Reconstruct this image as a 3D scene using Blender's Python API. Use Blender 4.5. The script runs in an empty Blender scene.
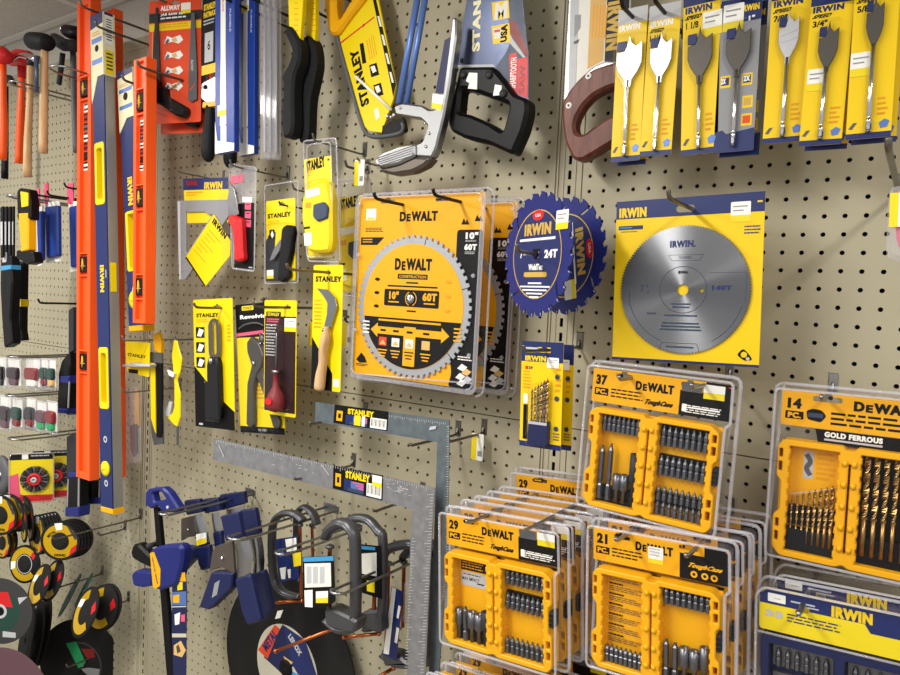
import bpy, bmesh, math, random
from mathutils import Vector, Matrix
from mathutils.geometry import tessellate_polygon
random.seed(7)
SC = bpy.context.scene
COL = SC.collection
I = .0254
ZC = 1.55                                     # height of the lens above the floor
F = 694.847                                   # focal length in pixels of a 900 px wide frame
CAM = Vector((0, -1.10256, ZC))
CM = Matrix(((.82168859, -.56531374, -.07244472), (.56800948, .82271192, .02259045), (.04683044, -.05971160, .99711656)))

def ray(px, py):
    return CM @ Vector(((px-450)/F, 1, (337.5-py)/F))
def at(px, py, h=0.):                          # the point a pixel shows, h metres in front of the pegboard
    d = ray(px, py)
    return CAM + d*((-h-CAM.y)/d.y)

# ---------------------------------------------------------------- materials
def lin(h):
    h = h.lstrip('#'); c = [int(h[i:i+2], 16)/255 for i in (0, 2, 4)]
    return [x/12.92 if x <= .04045 else ((x+.055)/1.055)**2.4 for x in c]
PAL = {  # colour, roughness, metallic
 'dw': ('#EAA900', .45, 0), 'case': ('#ECAC00', .38, 0), 'casedk': ('#E09A08', .5, 0), 'caseor': ('#C8590A', .5, 0), 'st': ('#EBD000', .4, 0), 'iry': ('#EBC602', .42, 0), 'iry2': ('#E9D21B', .4, 0),
 'irb': ('#1B2962', .4, 0), 'blue': ('#18236E', .4, 0), 'dblue': ('#151E4C', .42, 0), 'bluepk': ('#1C3B92', .35, 0), 'steelblue': ('#5877B8', .35, .25), 'ink': ('#08080A', .6, 0), 'black': ('#0A0A0D', .42, 0),
 'rubber': ('#14161A', .6, 0), 'char': ('#2E2F33', .5, 0), 'grit': ('#1F1E1E', .9, 0), 'gritmid': ('#3A3A3B', .9, 0), 'grey': ('#8C8E92', .45, 0), 'lgrey': ('#B9BBC0', .45, 0), 'dgrey': ('#56585C', .5, 0),
 'white': ('#EFEFEA', .5, 0), 'paper': ('#E4E3DC', .6, 0), 'orange': ('#F65A1C', .4, 0), 'ored': ('#D9471E', .45, 0), 'red': ('#CE2026', .4, 0), 'dred': ('#7E1F22', .4, 0), 'maroon': ('#2A1418', .4, 0), 'pink': ('#E0577A', .45, 0),
 'goldlab': ('#D2A912', .32, .35), 'green': ('#1E9A5C', .6, 0), 'dgreen': ('#1D4038', .7, 0), 'gold': ('#C9A54B', .5, 0), 'cream': ('#E9E2BC', .5, 0), 'tan': ('#D9B06A', .6, 0), 'beige': ('#C3BFAE', .6, 0), 'sky': ('#3E93C8', .4, 0), 'mauve': ('#5F434C', .85, 0),
 'peg': ('#ABA58D', .55, 0), 'pegdk': ('#4B463C', .9, 0), 'slot': ('#15140F', .9, 0), 'wallp': ('#CFCBC4', .7, 0), 'tile': ('#C9C6C2', .8, 0), 'floorc': ('#8F8A80', .5, 0), 'tbar': ('#D8D6D2', .5, 0),
 'steel': ('#A4A6AB', .22, 1), 'chrome': ('#D6D8DC', .16, 1), 'alu': ('#A6A6A4', .42, 1), 'alup': ('#8F8E8B', .45, .3), 'dsteel': ('#57544F', .42, .55), 'bit': ('#6C6E75', .32, .85), 'gun': ('#77787C', .38, .75), 'brown': ('#6E6660', .45, .8),
 'copper': ('#B8673F', .3, 1), 'goldbit': ('#A3834F', .32, 1), 'navysteel': ('#41475A', .3, .8), 'wire': ('#77736C', .35, .9), 'blkwire': ('#242220', .4, .5), 'spade': ('#C4C6CA', .36, .85), 'zinc': ('#9C9DA0', .34, 1), 'sq': ('#85868A', .42, .45), 'sqdk': ('#5F6B73', .42, .45), 'zamak': ('#A9ADB3', .45, .4),
 'mdk': ('#33415A', .4, 0), 'castsl': ('#55565B', .35, .6),
}
MATS = {}
def mat(n):
    if n in MATS: return MATS[n]
    m = bpy.data.materials.new(n); m.use_nodes = True; nt = m.node_tree; N, L = nt.nodes, nt.links
    p = N['Principled BSDF']; out = N['Material Output']
    def tex(scale, det=2, vec=None, obj=True):
        t = N.new('ShaderNodeTexNoise'); t.inputs['Scale'].default_value = scale; t.inputs['Detail'].default_value = det
        c = N.new('ShaderNodeTexCoord')
        if vec:
            mp = N.new('ShaderNodeMapping'); mp.inputs['Scale'].default_value = vec; L.new(c.outputs['Object'], mp.inputs['Vector']); L.new(mp.outputs[0], t.inputs['Vector'])
        else: L.new(c.outputs['Object'], t.inputs['Vector'])
        return t
    def ramp(src, a, b, c0, c1):
        r = N.new('ShaderNodeValToRGB'); r.color_ramp.elements[0].position = a; r.color_ramp.elements[1].position = b
        r.color_ramp.elements[0].color = (*lin(c0), 1); r.color_ramp.elements[1].color = (*lin(c1), 1); L.new(src, r.inputs['Fac']); return r.outputs[0]
    if n in ('plastic', 'rim', 'plasticmilk'):
        N.remove(p); tr = N.new('ShaderNodeBsdfTransparent'); gl = N.new('ShaderNodeBsdfGlossy'); mx = N.new('ShaderNodeMixShader'); lw = N.new('ShaderNodeLayerWeight'); lw.inputs[0].default_value = .5; pw = N.new('ShaderNodeMath'); pw.operation = 'POWER'; pw.inputs[1].default_value = 4; fr = N.new('ShaderNodeMapRange'); fr.inputs[3].default_value = .016; fr.inputs[4].default_value = .75; L.new(lw.outputs['Facing'], pw.inputs[0]); L.new(pw.outputs[0], fr.inputs[0])
        tr.inputs[0].default_value = (.97, .97, .98, 1); gl.inputs['Roughness'].default_value = .09; gl.inputs[0].default_value = (.95, .95, 1, 1)
        t = tex(40, 1); bp = N.new('ShaderNodeBump'); bp.inputs['Strength'].default_value = .12; bp.inputs['Distance'].default_value = .002
        L.new(t.outputs[0], bp.inputs['Height']); L.new(bp.outputs[0], gl.inputs['Normal'])
        L.new(fr.outputs[0], mx.inputs[0]); L.new(tr.outputs[0], mx.inputs[1]); L.new(gl.outputs[0], mx.inputs[2]); last = mx
        if n != 'plastic':
            df = N.new('ShaderNodeBsdfDiffuse'); df.inputs[0].default_value = (.72, .72, .78, 1); m2 = N.new('ShaderNodeMixShader'); m2.inputs[0].default_value = .3 if n == 'rim' else .16
            L.new(mx.outputs[0], m2.inputs[1]); L.new(df.outputs[0], m2.inputs[2]); last = m2
        L.new(last.outputs[0], out.inputs[0])
    else:
        base = {'wood': ('#CDAA7C', .5, 0), 'wooddk': ('#6A3B30', .45, 0), 'blade': ('#7E8085', .27, 1)}.get(n) or PAL[n]
        p.inputs['Base Color'].default_value = (*lin(base[0]), 1); p.inputs['Roughness'].default_value = base[1]; p.inputs['Metallic'].default_value = base[2]; p.inputs['Specular IOR Level'].default_value = .2 if n in ('ink', 'black', 'char', 'rubber', 'grit') else .35
        if n == 'wood':
            t = tex(30, 3, (5, 5, .5)); L.new(ramp(t.outputs[0], .3, .75, '#B98F60', '#D9BB8F'), p.inputs['Base Color'])
        elif n == 'wooddk':
            t = tex(40, 3, (3, 3, .6)); L.new(ramp(t.outputs[0], .3, .75, '#54291F', '#7A473A'), p.inputs['Base Color'])
        elif n in ('grit', 'gritmid', 'mauve'):
            t = tex(900, 2); bp = N.new('ShaderNodeBump'); bp.inputs['Strength'].default_value = .5; bp.inputs['Distance'].default_value = .0006; L.new(t.outputs[0], bp.inputs['Height']); L.new(bp.outputs[0], p.inputs['Normal'])
        elif n == 'peg':
            t = tex(3, 3); L.new(ramp(t.outputs[0], .3, .75, '#A69F87', '#B1AB94'), p.inputs['Base Color'])
        elif n == 'alup':
            t = tex(14, 3, (1, 1, .12)); L.new(ramp(t.outputs[0], .3, .75, '#86847F', '#9C9A95'), p.inputs['Base Color'])
        elif n == 'tile':
            t = tex(90, 3); L.new(ramp(t.outputs[0], .35, .8, '#BDBAB6', '#D0CDC9'), p.inputs['Base Color'])
        elif n in ('sq', 'sqdk'):
            t = tex(60, 3); L.new(ramp(t.outputs[0], .3, .75, *(('#7E7F83', '#94959A') if n == 'sq' else ('#5E686F', '#717C83'))), p.inputs['Base Color'])
        elif n == 'blade':
            p.inputs['Anisotropic'].default_value = .9; p.inputs['Anisotropic Rotation'].default_value = .25; tg = N.new('ShaderNodeTangent'); tg.direction_type = 'RADIAL'; tg.axis = 'Y'; L.new(tg.outputs[0], p.inputs['Tangent'])
        else:
            t = tex(70, 1); r = N.new('ShaderNodeMapRange'); r.inputs[3].default_value = max(0, base[1]-.05); r.inputs[4].default_value = base[1]+.07
            L.new(t.outputs[0], r.inputs[0]); L.new(r.outputs[0], p.inputs['Roughness'])
    MATS[n] = m
    return m

# ---------------------------------------------------------------- 2D outlines
def area(p): return sum(p[i-1][0]*p[i][1]-p[i][0]*p[i-1][1] for i in range(len(p)))/2
def rrect(x0, z0, x1, z1, r=0, n=4):
    if x0 > x1: x0, x1 = x1, x0
    if z0 > z1: z0, z1 = z1, z0
    r = min(r, (x1-x0)/2.01, (z1-z0)/2.01)
    if r <= 0: return [(x0, z0), (x1, z0), (x1, z1), (x0, z1)]
    o = []
    for cx, cz, a in ((x1-r, z0+r, -90), (x1-r, z1-r, 0), (x0+r, z1-r, 90), (x0+r, z0+r, 180)):
        for k in range(n+1):
            t = math.radians(a+90*k/n); o.append((cx+r*math.cos(t), cz+r*math.sin(t)))
    return o
def ell(cx, cz, rx, rz=None, n=24, a0=0, a1=360):
    rz = rz or rx; m = n if a1-a0 >= 360 else n+1
    return [(cx+rx*math.cos(math.radians(a0+(a1-a0)*k/n)), cz+rz*math.sin(math.radians(a0+(a1-a0)*k/n))) for k in range(m)]
def roundp(p, r, n=3):
    o = []; N = len(p)
    for i in range(N):
        a, b, c = Vector(p[i-1]), Vector(p[i]), Vector(p[(i+1) % N])
        la, lc = (a-b).length, (c-b).length; d = min(r, la*.45, lc*.45)
        s = b+(a-b)*(d/max(la, 1e-9)); e = b+(c-b)*(d/max(lc, 1e-9))
        for k in range(n+1):
            t = k/n; o.append(tuple(s*(1-t)**2+b*2*t*(1-t)+e*t*t))
    return o
def smooth(p, n=4):
    o = []; N = len(p)
    for i in range(N):
        a, b, c, d = (Vector(p[(i+k) % N]) for k in (-1, 0, 1, 2))
        for k in range(n):
            t = k/n; o.append(tuple(.5*((2*b)+(c-a)*t+(2*a-5*b+4*c-d)*t*t+(3*b-a-3*c+d)*t**3)))
    return o
def spath(p, n=4):                              # open smooth path in 2D or 3D
    o = []; N = len(p)
    for i in range(N-1):
        a, b, c, d = (Vector(p[min(max(i+k, 0), N-1)]) for k in (-1, 0, 1, 2))
        for k in range(n):
            t = k/n; o.append(tuple(.5*((2*b)+(c-a)*t+(2*a-5*b+4*c-d)*t*t+(3*b-a-3*c+d)*t**3)))
    o.append(tuple(p[-1])); return o
def inset(p, d):
    s = 1 if area(p) > 0 else -1; o = []; N = len(p)
    for i in range(N):
        a, b, c = Vector(p[i-1]), Vector(p[i]), Vector(p[(i+1) % N])
        e1, e2 = (b-a), (c-b)
        if e1.length < 1e-9 or e2.length < 1e-9: o.append(tuple(b)); continue
        e1.normalize(); e2.normalize()
        n1, n2 = Vector((-e1.y, e1.x))*s, Vector((-e2.y, e2.x))*s; nn = n1+n2
        if nn.length < 1e-6: o.append(tuple(b+n1*d)); continue
        nn.normalize(); o.append(tuple(b+nn*(d/max(.5, nn.dot(n1)))))
    return o
def band(path, w):                              # a strip of width w along an open 2D path
    L, R = [], []
    for i, q in enumerate(path):
        a, b = Vector(path[max(i-1, 0)]), Vector(path[min(i+1, len(path)-1)]); t = (b-a).normalized(); n = Vector((-t.y, t.x)); ww = w[i] if isinstance(w, (list, tuple)) else w
        L.append(tuple(Vector(q)+n*ww/2)); R.append(tuple(Vector(q)-n*ww/2))
    return L+R[::-1]
def toothed(cx, cz, R, n, d, kind='fine', ph=0):
    o = []
    for k in range(n):
        for t, r in {'fine': ((0, R-d), (.5, R-d*.15), (.8, R), (.95, R-d*.4)), 'rip': ((0, R-d), (.12, R-d*.95), (.3, R-d*.3), (.62, R-d*.12), (.86, R), (.9, R-d*.1), (.93, R-d*.9)), 'block': ((0, R-d), (.1, R), (.55, R), (.65, R-d))}[kind]:
            a = 2*math.pi*(k+t+ph)/n; o.append((cx+r*math.cos(a), cz+r*math.sin(a)))
    return o

# ---------------------------------------------------------------- things and meshes
TXT = {}
def glyphs(s, bold, res):
    k = (s, bold, res)
    if k not in TXT:
        c = bpy.data.curves.new('text', 'FONT'); c.body = s; c.size = 1; c.space_character = 1.13 if bold >= .03 else 1; c.offset = min(bold*1.6, .042 if '9' in s else .052); c.resolution_u = res
        o = bpy.data.objects.new('text', c); COL.objects.link(o); dg = bpy.context.evaluated_depsgraph_get()
        me = bpy.data.meshes.new_from_object(o.evaluated_get(dg))
        v = [(a.co.x, a.co.y) for a in me.vertices]; f = [list(p.vertices) for p in me.polygons]
        bpy.data.objects.remove(o); bpy.data.curves.remove(c); bpy.data.meshes.remove(me)
        x0, x1 = min(a for a, _ in v), max(a for a, _ in v); y0, y1 = min(b for _, b in v), max(b for _, b in v)
        TXT[k] = ([((a-x0)/(x1-x0)-.5, (b-y0)/(y1-y0)-.5) for a, b in v], f)
    return TXT[k]

def tag(o, label=None, cat=None, group=None, kind=None):
    for k, v in (('label', label), ('category', cat), ('group', group), ('kind', kind)):
        if v: o[k] = v
    return o

class Fr:
    """A thing's Empty: local x runs right along the thing, z up, y into the wall; corners are read off the photograph at a real distance h from the board."""
    def __init__(s, name, label, cat, tl, tr=None, bl=None, h=.1, hr=None, hb=None, group=None, yaw=0, roll=0, pitch=0, off=0, zf=None, lean=0):
        A = at(*tl, h)
        if tr:
            if hr == 'level': d = ray(*tr); X = CAM+d*((A.z-CAM.z)/d.z)-A
            else: X = at(*tr, h if hr is None else hr)-A
            s.W = X.length; X.normalize()
            Z = A-at(*bl, h if hb is None else hb)
            if zf is None: zf = Z.length > 1.25*s.W
            if zf: s.H = Z.length; Z.normalize(); X -= Z*X.dot(Z); X.normalize()
            else: Z -= X*Z.dot(X); s.H = Z.length; Z.normalize()
        else:
            R = Matrix.Rotation(math.radians(-yaw), 3, 'Z') @ Matrix.Rotation(math.radians(pitch), 3, 'X') @ Matrix.Rotation(math.radians(roll), 3, 'Y')
            if lean: R = Matrix.Rotation(math.radians(lean), 3, (A-CAM).normalized()) @ R
            X, Z = R @ Vector((1, 0, 0)), R @ Vector((0, 0, 1)); s.W = s.H = 1
        Y = Z.cross(X); A = A+Y*off; s.A, s.X, s.Y, s.Z = A, X, Y, Z; s.C = (0, 0, 1)
        s.o = bpy.data.objects.new(name, None); COL.objects.link(s.o); s.o.empty_display_size = .02
        s.o.matrix_world = Matrix(((X.x, Y.x, Z.x, A.x), (X.y, Y.y, Z.y, A.y), (X.z, Y.z, Z.z, A.z), (0, 0, 0, 1)))
        tag(s.o, label, cat, group)
    def p(s, x, y, off=0):                       # crop pixel -> local (x, z) on the plane off metres before the thing's own
        ox, oy, k = s.C; d = ray(ox+x/k, oy+y/k); P = CAM+d*(((s.A-s.Y*off-CAM).dot(s.Y))/d.dot(s.Y))-s.A
        return (P.dot(s.X), P.dot(s.Z))
    def pp(s, pts, off=0): return [s.p(x, y, off) for x, y in pts]
    def u(s, a, b): return (a*s.W, -b*s.H)
    def uu(s, pts): return [s.u(a, b) for a, b in pts]

class MB:
    def __init__(s, f=None, y=0.): s.v = []; s.f = []; s.mi = []; s.mats = []; s.sm = []; s.fr = f; s.y = y; s.c = {}; s.lay = 0
    def _m(s, n):
        if n not in s.c: s.c[n] = len(s.mats); s.mats.append(n)
        return s.c[n]
    def add(s, vs, fs, m, sm=False):
        b = len(s.v); s.v += [tuple(x) for x in vs]; k = s._m(m)
        for q in fs: s.f.append([b+i for i in q]); s.mi.append(k); s.sm.append(sm)
    def prism(s, pts, y0, y1, m, holes=(), bev=0, cap=None, sm=False, open=False):
        pts = list(pts); rings = [(pts, holes, y1)]
        if bev: rings += [(pts, holes, y0+bev), (inset(pts, bev), [inset(h, -bev) for h in holes], y0)]
        else: rings += [(pts, holes, y0)]
        vs = []; loops = []
        for P, Hs, y in rings:
            row = []
            for lp in [P]+list(Hs):
                row.append((len(vs), len(lp))); vs += [(x, y, z) for x, z in lp]
            loops.append(row)
        fs = []
        for a, b in zip(loops, loops[1:]):
            for (ia, n), (ib, _) in zip(a, b): fs += [(ia+k, ia+(k+1) % n, ib+(k+1) % n, ib+k) for k in range(n)]
        s.add(vs, fs, m, sm)
        for row, (P, Hs, y) in ((loops[-1], rings[-1]), (loops[0], rings[0])):
            if row is loops[0] and open: continue
            mm = (cap or m) if row is loops[-1] else m
            if Hs or len(P) > 4:
                flat = [[Vector((x, z, 0)) for x, z in lp] for lp in [P]+list(Hs)]; al = [q for lp in flat for q in lp]
                s.add([(q.x, y, q.y) for q in al], tessellate_polygon(flat), mm)
            else: s.add([(x, y, z) for x, z in P], [tuple(range(len(P)))], mm)
    def box(s, x0, y0, z0, x1, y1, z1, m, bev=0): s.prism(rrect(x0, z0, x1, z1), min(y0, y1), max(y0, y1), m, bev=bev)
    def flat(s, pts, m, up=0):                   # print lying on the front face
        s.lay += 1; y = s.y-.00012-s.lay*.000012-up
        s.add([(x, y, z) for x, z in pts], [tuple(range(len(pts)))], m)
    def flath(s, pts, holes, m):                  # print with openings
        s.lay += 1; y = s.y-.00012-s.lay*.000012; lp = [[Vector((x, z, 0)) for x, z in q] for q in [pts]+list(holes)]
        s.add([(q.x, y, q.y) for l in lp for q in l], tessellate_polygon(lp), m)
    def R(s, u0, v0, u1, v1, m, r=0): a, b = s.fr.u(u0, v0), s.fr.u(u1, v1); s.flat(rrect(*a, *b, r), m)
    def P(s, pts, m): s.flat(s.fr.pp(pts, -s.y), m)
    def ring(s, cx, cz, r0, r1, m, n=40, a0=0, a1=360):
        s.lay += 1; y = s.y-.00012-s.lay*.000012; full = a1-a0 >= 360; k = n if full else n+1
        A, B = ell(cx, cz, r1, n=n, a0=a0, a1=a1), ell(cx, cz, r0, n=n, a0=a0, a1=a1)
        s.add([(x, y, z) for x, z in A+B], [(i, (i+1) % k, k+(i+1) % k, k+i) for i in range(n)], m)
    def text(s, t, cx, cz, w, h, m, ang=0, bold=.012, sk=0, res=3):
        vs, fs = glyphs(t, bold, res); s.lay += 1; y = s.y-.00012-s.lay*.000012; c, q = math.cos(math.radians(ang)), math.sin(math.radians(ang)); o = []
        k = .02*h*(1 if bold >= .03 else 0)             # heavy faces: the letters struck three times a hair apart
        for i, dx in enumerate((-k, k, 0) if k else (0,)):
            o = []
            for a, b in vs:
                X, Z = (a+b*sk)*(w-2*k)+dx, b*h; o.append((cx+X*c-Z*q, y-i*.000012, cz+X*q+Z*c))
            s.add(o, fs, m)
        s.lay += 2
    def T(s, t, u0, v0, u1, v1, m, ang=0, bold=.012, sk=0, res=3):
        (a, b), (c, d) = s.fr.u(u0, v0), s.fr.u(u1, v1); w, h = abs(c-a), abs(d-b)
        if ang in (90, -90): w, h = h, w
        s.text(t, (a+c)/2, (b+d)/2, w, h, m, ang, bold, sk, res)
    def TP(s, t, x0, y0, x1, y1, m, ang=0, bold=.012, sk=0, tilt=None):   # text between two crop pixels: left-middle-bottom box
        (a, b), (c, d) = s.fr.p(x0, y0, -s.y), s.fr.p(x1, y1, -s.y); w, h = abs(c-a), abs(d-b)
        if ang in (90, -90): w, h = h, w
        s.text(t, (a+c)/2, (b+d)/2, w, h, m, ang if tilt is None else tilt, bold, sk)
    def TB(s, t, x0, y0, x1, y1, hp, m, bold=.03):   # text running between two crop pixels, hp pixels tall
        a, b = s.fr.p(x0, y0, -s.y), s.fr.p(x1, y1, -s.y); w = math.hypot(b[0]-a[0], b[1]-a[1])
        s.text(t, (a[0]+b[0])/2, (a[1]+b[1])/2, w, w*hp/math.hypot(x1-x0, y1-y0), m, math.degrees(math.atan2(b[1]-a[1], b[0]-a[0])), bold)
    def lines(s, u0, v0, u1, v1, n, m, th=.45, fill=.8):                    # small print too fine to read
        for k in range(n):
            va = v0+(v1-v0)*k/n; vb = va+(v1-v0)/n*th; x = u0; end = u0+(u1-u0)*(fill+(1-fill)*random.random())
            while x < end:
                w = (u1-u0)*random.uniform(.08, .22); s.R(x, va, min(x+w, end), vb, m); x += w+(u1-u0)*.03
    def tube(s, path, r, m, n=8, caps=True, ref=None, sm=True):
        P = [Vector(q) for q in path]; K = len(P); T = [(P[min(i+1, K-1)]-P[max(i-1, 0)]).normalized() for i in range(K)]
        rf = Vector(ref) if ref else (Vector((0, 1, 0)) if abs(T[0].y) < .9 else Vector((1, 0, 0)))
        B = (rf-T[0]*rf.dot(T[0])).normalized(); vs = []
        for i in range(K):
            B = (B-T[i]*B.dot(T[i])).normalized(); Nn = T[i].cross(B); rr = r[i] if isinstance(r, list) else r
            ra, rb = rr if isinstance(rr, tuple) else (rr, rr)
            for k in range(n):
                a = 2*math.pi*k/n; vs.append(P[i]+Nn*(ra*math.cos(a))+B*(rb*math.sin(a)))
        fs = [(i*n+k, i*n+(k+1) % n, (i+1)*n+(k+1) % n, (i+1)*n+k) for i in range(K-1) for k in range(n)]
        if caps: fs += [tuple(range(n)), tuple((K-1)*n+k for k in range(n))]
        s.add(vs, fs, m, sm)
    def lathe(s, prof, o, ax, m, n=16, sm=True):
        ax = Vector(ax).normalized(); o = Vector(o); rf = Vector((0, 1, 0)) if abs(ax.y) < .9 else Vector((1, 0, 0)); B = (rf-ax*rf.dot(ax)).normalized(); Nn = ax.cross(B); vs = []
        for r, d in prof:
            for k in range(n):
                a = 2*math.pi*k/n; vs.append(o+ax*d+Nn*(r*math.cos(a))+B*(r*math.sin(a)))
        K = len(prof); fs = [(i*n+k, i*n+(k+1) % n, (i+1)*n+(k+1) % n, (i+1)*n+k) for i in range(K-1) for k in range(n)]+[tuple(range(n)), tuple((K-1)*n+k for k in range(n))]
        s.add(vs, fs, m, sm)
    def build(s, name, parent=None, label=None, kind=None):
        me = bpy.data.meshes.new(name); me.from_pydata(s.v, [], s.f)
        for k in s.mats: me.materials.append(mat(k))
        me.polygons.foreach_set('material_index', s.mi); me.polygons.foreach_set('use_smooth', s.sm)
        bm = bmesh.new(); bm.from_mesh(me); bmesh.ops.recalc_face_normals(bm, faces=bm.faces); bm.to_mesh(me); bm.free(); me.update()
        o = bpy.data.objects.new(name, me); COL.objects.link(o)
        if parent is not None: o.parent = parent.o if isinstance(parent, Fr) else parent
        return tag(o, label, kind=kind)

def dup(root, delta=(0, 0, 0), label=None, roll=0):
    def cp(o, par):
        c = o.copy(); COL.objects.link(c)
        if par: c.parent = par
        for ch in list(o.children): cp(ch, c)
        return c
    r = cp(root, None); r.matrix_world = Matrix.Translation(Vector(delta)) @ root.matrix_world @ Matrix.Rotation(math.radians(roll), 4, 'Y')
    if label: r['label'] = label
    return r

# small shared pieces
def sticker(f, x0, y0, x1, y1, off, half='iry2', tilt=0):
    (a, b), (c, d) = f.p(x0, y0, off), f.p(x1, y1, off); m = MB(f, -off-.0003)
    m.prism(rrect(a, b, c, d, .0015), -off-.0003, -off, 'white'); m.flat(rrect(a, d, c, d+(b-d)*.34, .001), half)
    m.fr = f; w = c-a; h = b-d
    for k in range(2): m.flat(rrect(a+w*.12, b-h*(.2+k*.2), a+w*(.85-.2*k), b-h*(.26+k*.2)), 'grey')
    return m.build('price_sticker', f, 'small white and yellow price sticker')

def slot(cx, cz, w=.026, h=.008):               # hang hole of a card
    return roundp([(cx-w/2, cz-h/2), (cx+w/2, cz-h/2), (cx+w/2, cz+h*.4), (cx+w*.2, cz+h*.4), (cx+w*.12, cz+h), (cx-w*.12, cz+h), (cx-w*.2, cz+h*.4), (cx-w/2, cz+h*.4)], h*.3)

def card(f, m, t=.001, holes=(), r=.004, name='card', pts=None, cols=()):
    b = MB(f, -t); b.prism(pts or rrect(0, -f.H, f.W, 0, r), -t, 0, m, holes=holes)
    return b
HOOKS = 'wire hooks on the pegboard'
def hook(tip, L, what, r=.0027, m='wire', up=.012, back=True, drop=0, tagged=None):
    """Straight peg hook: enters the board, runs out L metres and turns up at its tip."""
    P = at(*tip, L); o = bpy.data.objects.new('peg_hook', None); COL.objects.link(o); o.location = (P.x, 0, P.z); tag(o, 'wire peg hook '+what, 'hook', HOOKS)
    b = MB(); L -= .004
    b.tube(spath([(0, -.002, .012), (0, -.006, .004), (0, -.012, 0), (0, -L*.5, -drop), (0, -L*.92, 0), (0, -L, up*.3), (0, -L-.004, up)], 4), r, m, 8)
    b.build('rod', o)
    if back:
        b = MB(); b.prism(rrect(-.006, -.004, .006, .026, .003), -.0025, 0, m, bev=.001); b.tube([(-.006, 0, .025), (-.006, .012, .026)], .0022, m, 6); b.tube([(.006, 0, .025), (.006, .012, .026)], .0022, m, 6); b.build('back_plate', o)
    if tagged:
        b = MB(); y, z = -L+tagged, -.006; w = .026
        b.prism(rrect(-w/2, -.048, w/2, .002, .002), y-.0006, y, 'white', holes=[ell(0, -.0035, .0036, n=10)]); b.y = y-.0006; b.flat(rrect(-w/2, -.048, -w*.05, .0, .002), 'iry2'); b.flat(rrect(w*.05, -.04, w*.4, -.03), 'grey'); b.build('price_tag', o, 'small yellow and white price tag')
    return o
def loophook(tipL, tipR, L, what):
    """U-shaped double wire hook."""
    A, B = at(*tipL, L), at(*tipR, L); o = bpy.data.objects.new('loop_hook', None); COL.objects.link(o); o.location = ((A.x+B.x)/2, 0, (A.z+B.z)/2); tag(o, 'double wire loop hook '+what, 'hook', 'double wire loop hooks')
    w = max(.012, abs(B.x-A.x)/2); b = MB(); pts = [(-w, -.004, 0), (-w, -L*.5, 0), (-w, -L+w, .002)]+[(-w*math.cos(math.radians(t)), -L+w-w*math.sin(math.radians(t)), .004) for t in range(20, 161, 20)]+[(w, -L+w, .002), (w, -L*.5, 0), (w, -.004, 0)]
    b.tube(pts, .0026, 'zinc', 8); b.build('wire', o)
    b = MB(); b.prism(rrect(-w-.005, -.006, w+.005, .012, .003), -.003, 0, 'zinc', bev=.001); b.build('back_plate', o)
    return o
def dewalt(m, u0, v0, u1, v1, c='ink'):
    w = u1-u0; h = v1-v0
    m.T('D', u0, v0, u0+w*.17, v1, c, bold=.035); m.T('E', u0+w*.19, v0+h*.22, u0+w*.3, v1, c, bold=.035); m.T('WALT', u0+w*.31, v0, u1, v1, c, bold=.035)

# ================================================================ camera, light, room
cam = bpy.data.cameras.new('camera'); co = bpy.data.objects.new('camera', cam); COL.objects.link(co); SC.camera = co
cam.sensor_fit = 'HORIZONTAL'; cam.sensor_width = 36; cam.lens = 36*F/900; cam.clip_start = .02
r, f_, u_ = CM.col[0], CM.col[1], CM.col[2]
co.matrix_world = Matrix(((r.x, u_.x, -f_.x, CAM.x), (r.y, u_.y, -f_.y, CAM.y), (r.z, u_.z, -f_.z, CAM.z), (0, 0, 0, 1)))
SC.view_settings.view_transform = 'Standard'; SC.view_settings.look = 'None'; SC.view_settings.gamma = 1; SC.view_settings.use_curve_mapping = False; SC.view_settings.exposure = -.03
SC.cycles.transparent_max_bounces = 32; SC.cycles.max_bounces = 8; SC.cycles.use_denoising = True
w = bpy.data.worlds.new('store'); SC.world = w; w.use_nodes = True; w.node_tree.nodes['Background'].inputs[0].default_value = (1, .97, .93, 1); w.node_tree.nodes['Background'].inputs[1].default_value = .6
CEIL = ZC+.785
def lamp(x, y, sx, sy, e, c=(1, .96, .89), z=CEIL-.03):
    l = bpy.data.lights.new('ceiling_lamp', 'AREA'); l.shape = 'RECTANGLE'; l.size = sx; l.size_y = sy; l.energy = e; l.color = c
    o = bpy.data.objects.new('ceiling_lamp', l); COL.objects.link(o); o.location = (x, y, z)
lamp(-1.0, -1.45, .16, 1.5, 40)
lamp(-2.35, -1.45, .16, 1.5, 42)
lamp(.55, -1.35, .16, 1.5, 22)
lamp(-.9, -3.2, 2.6, .6, 40)

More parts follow.
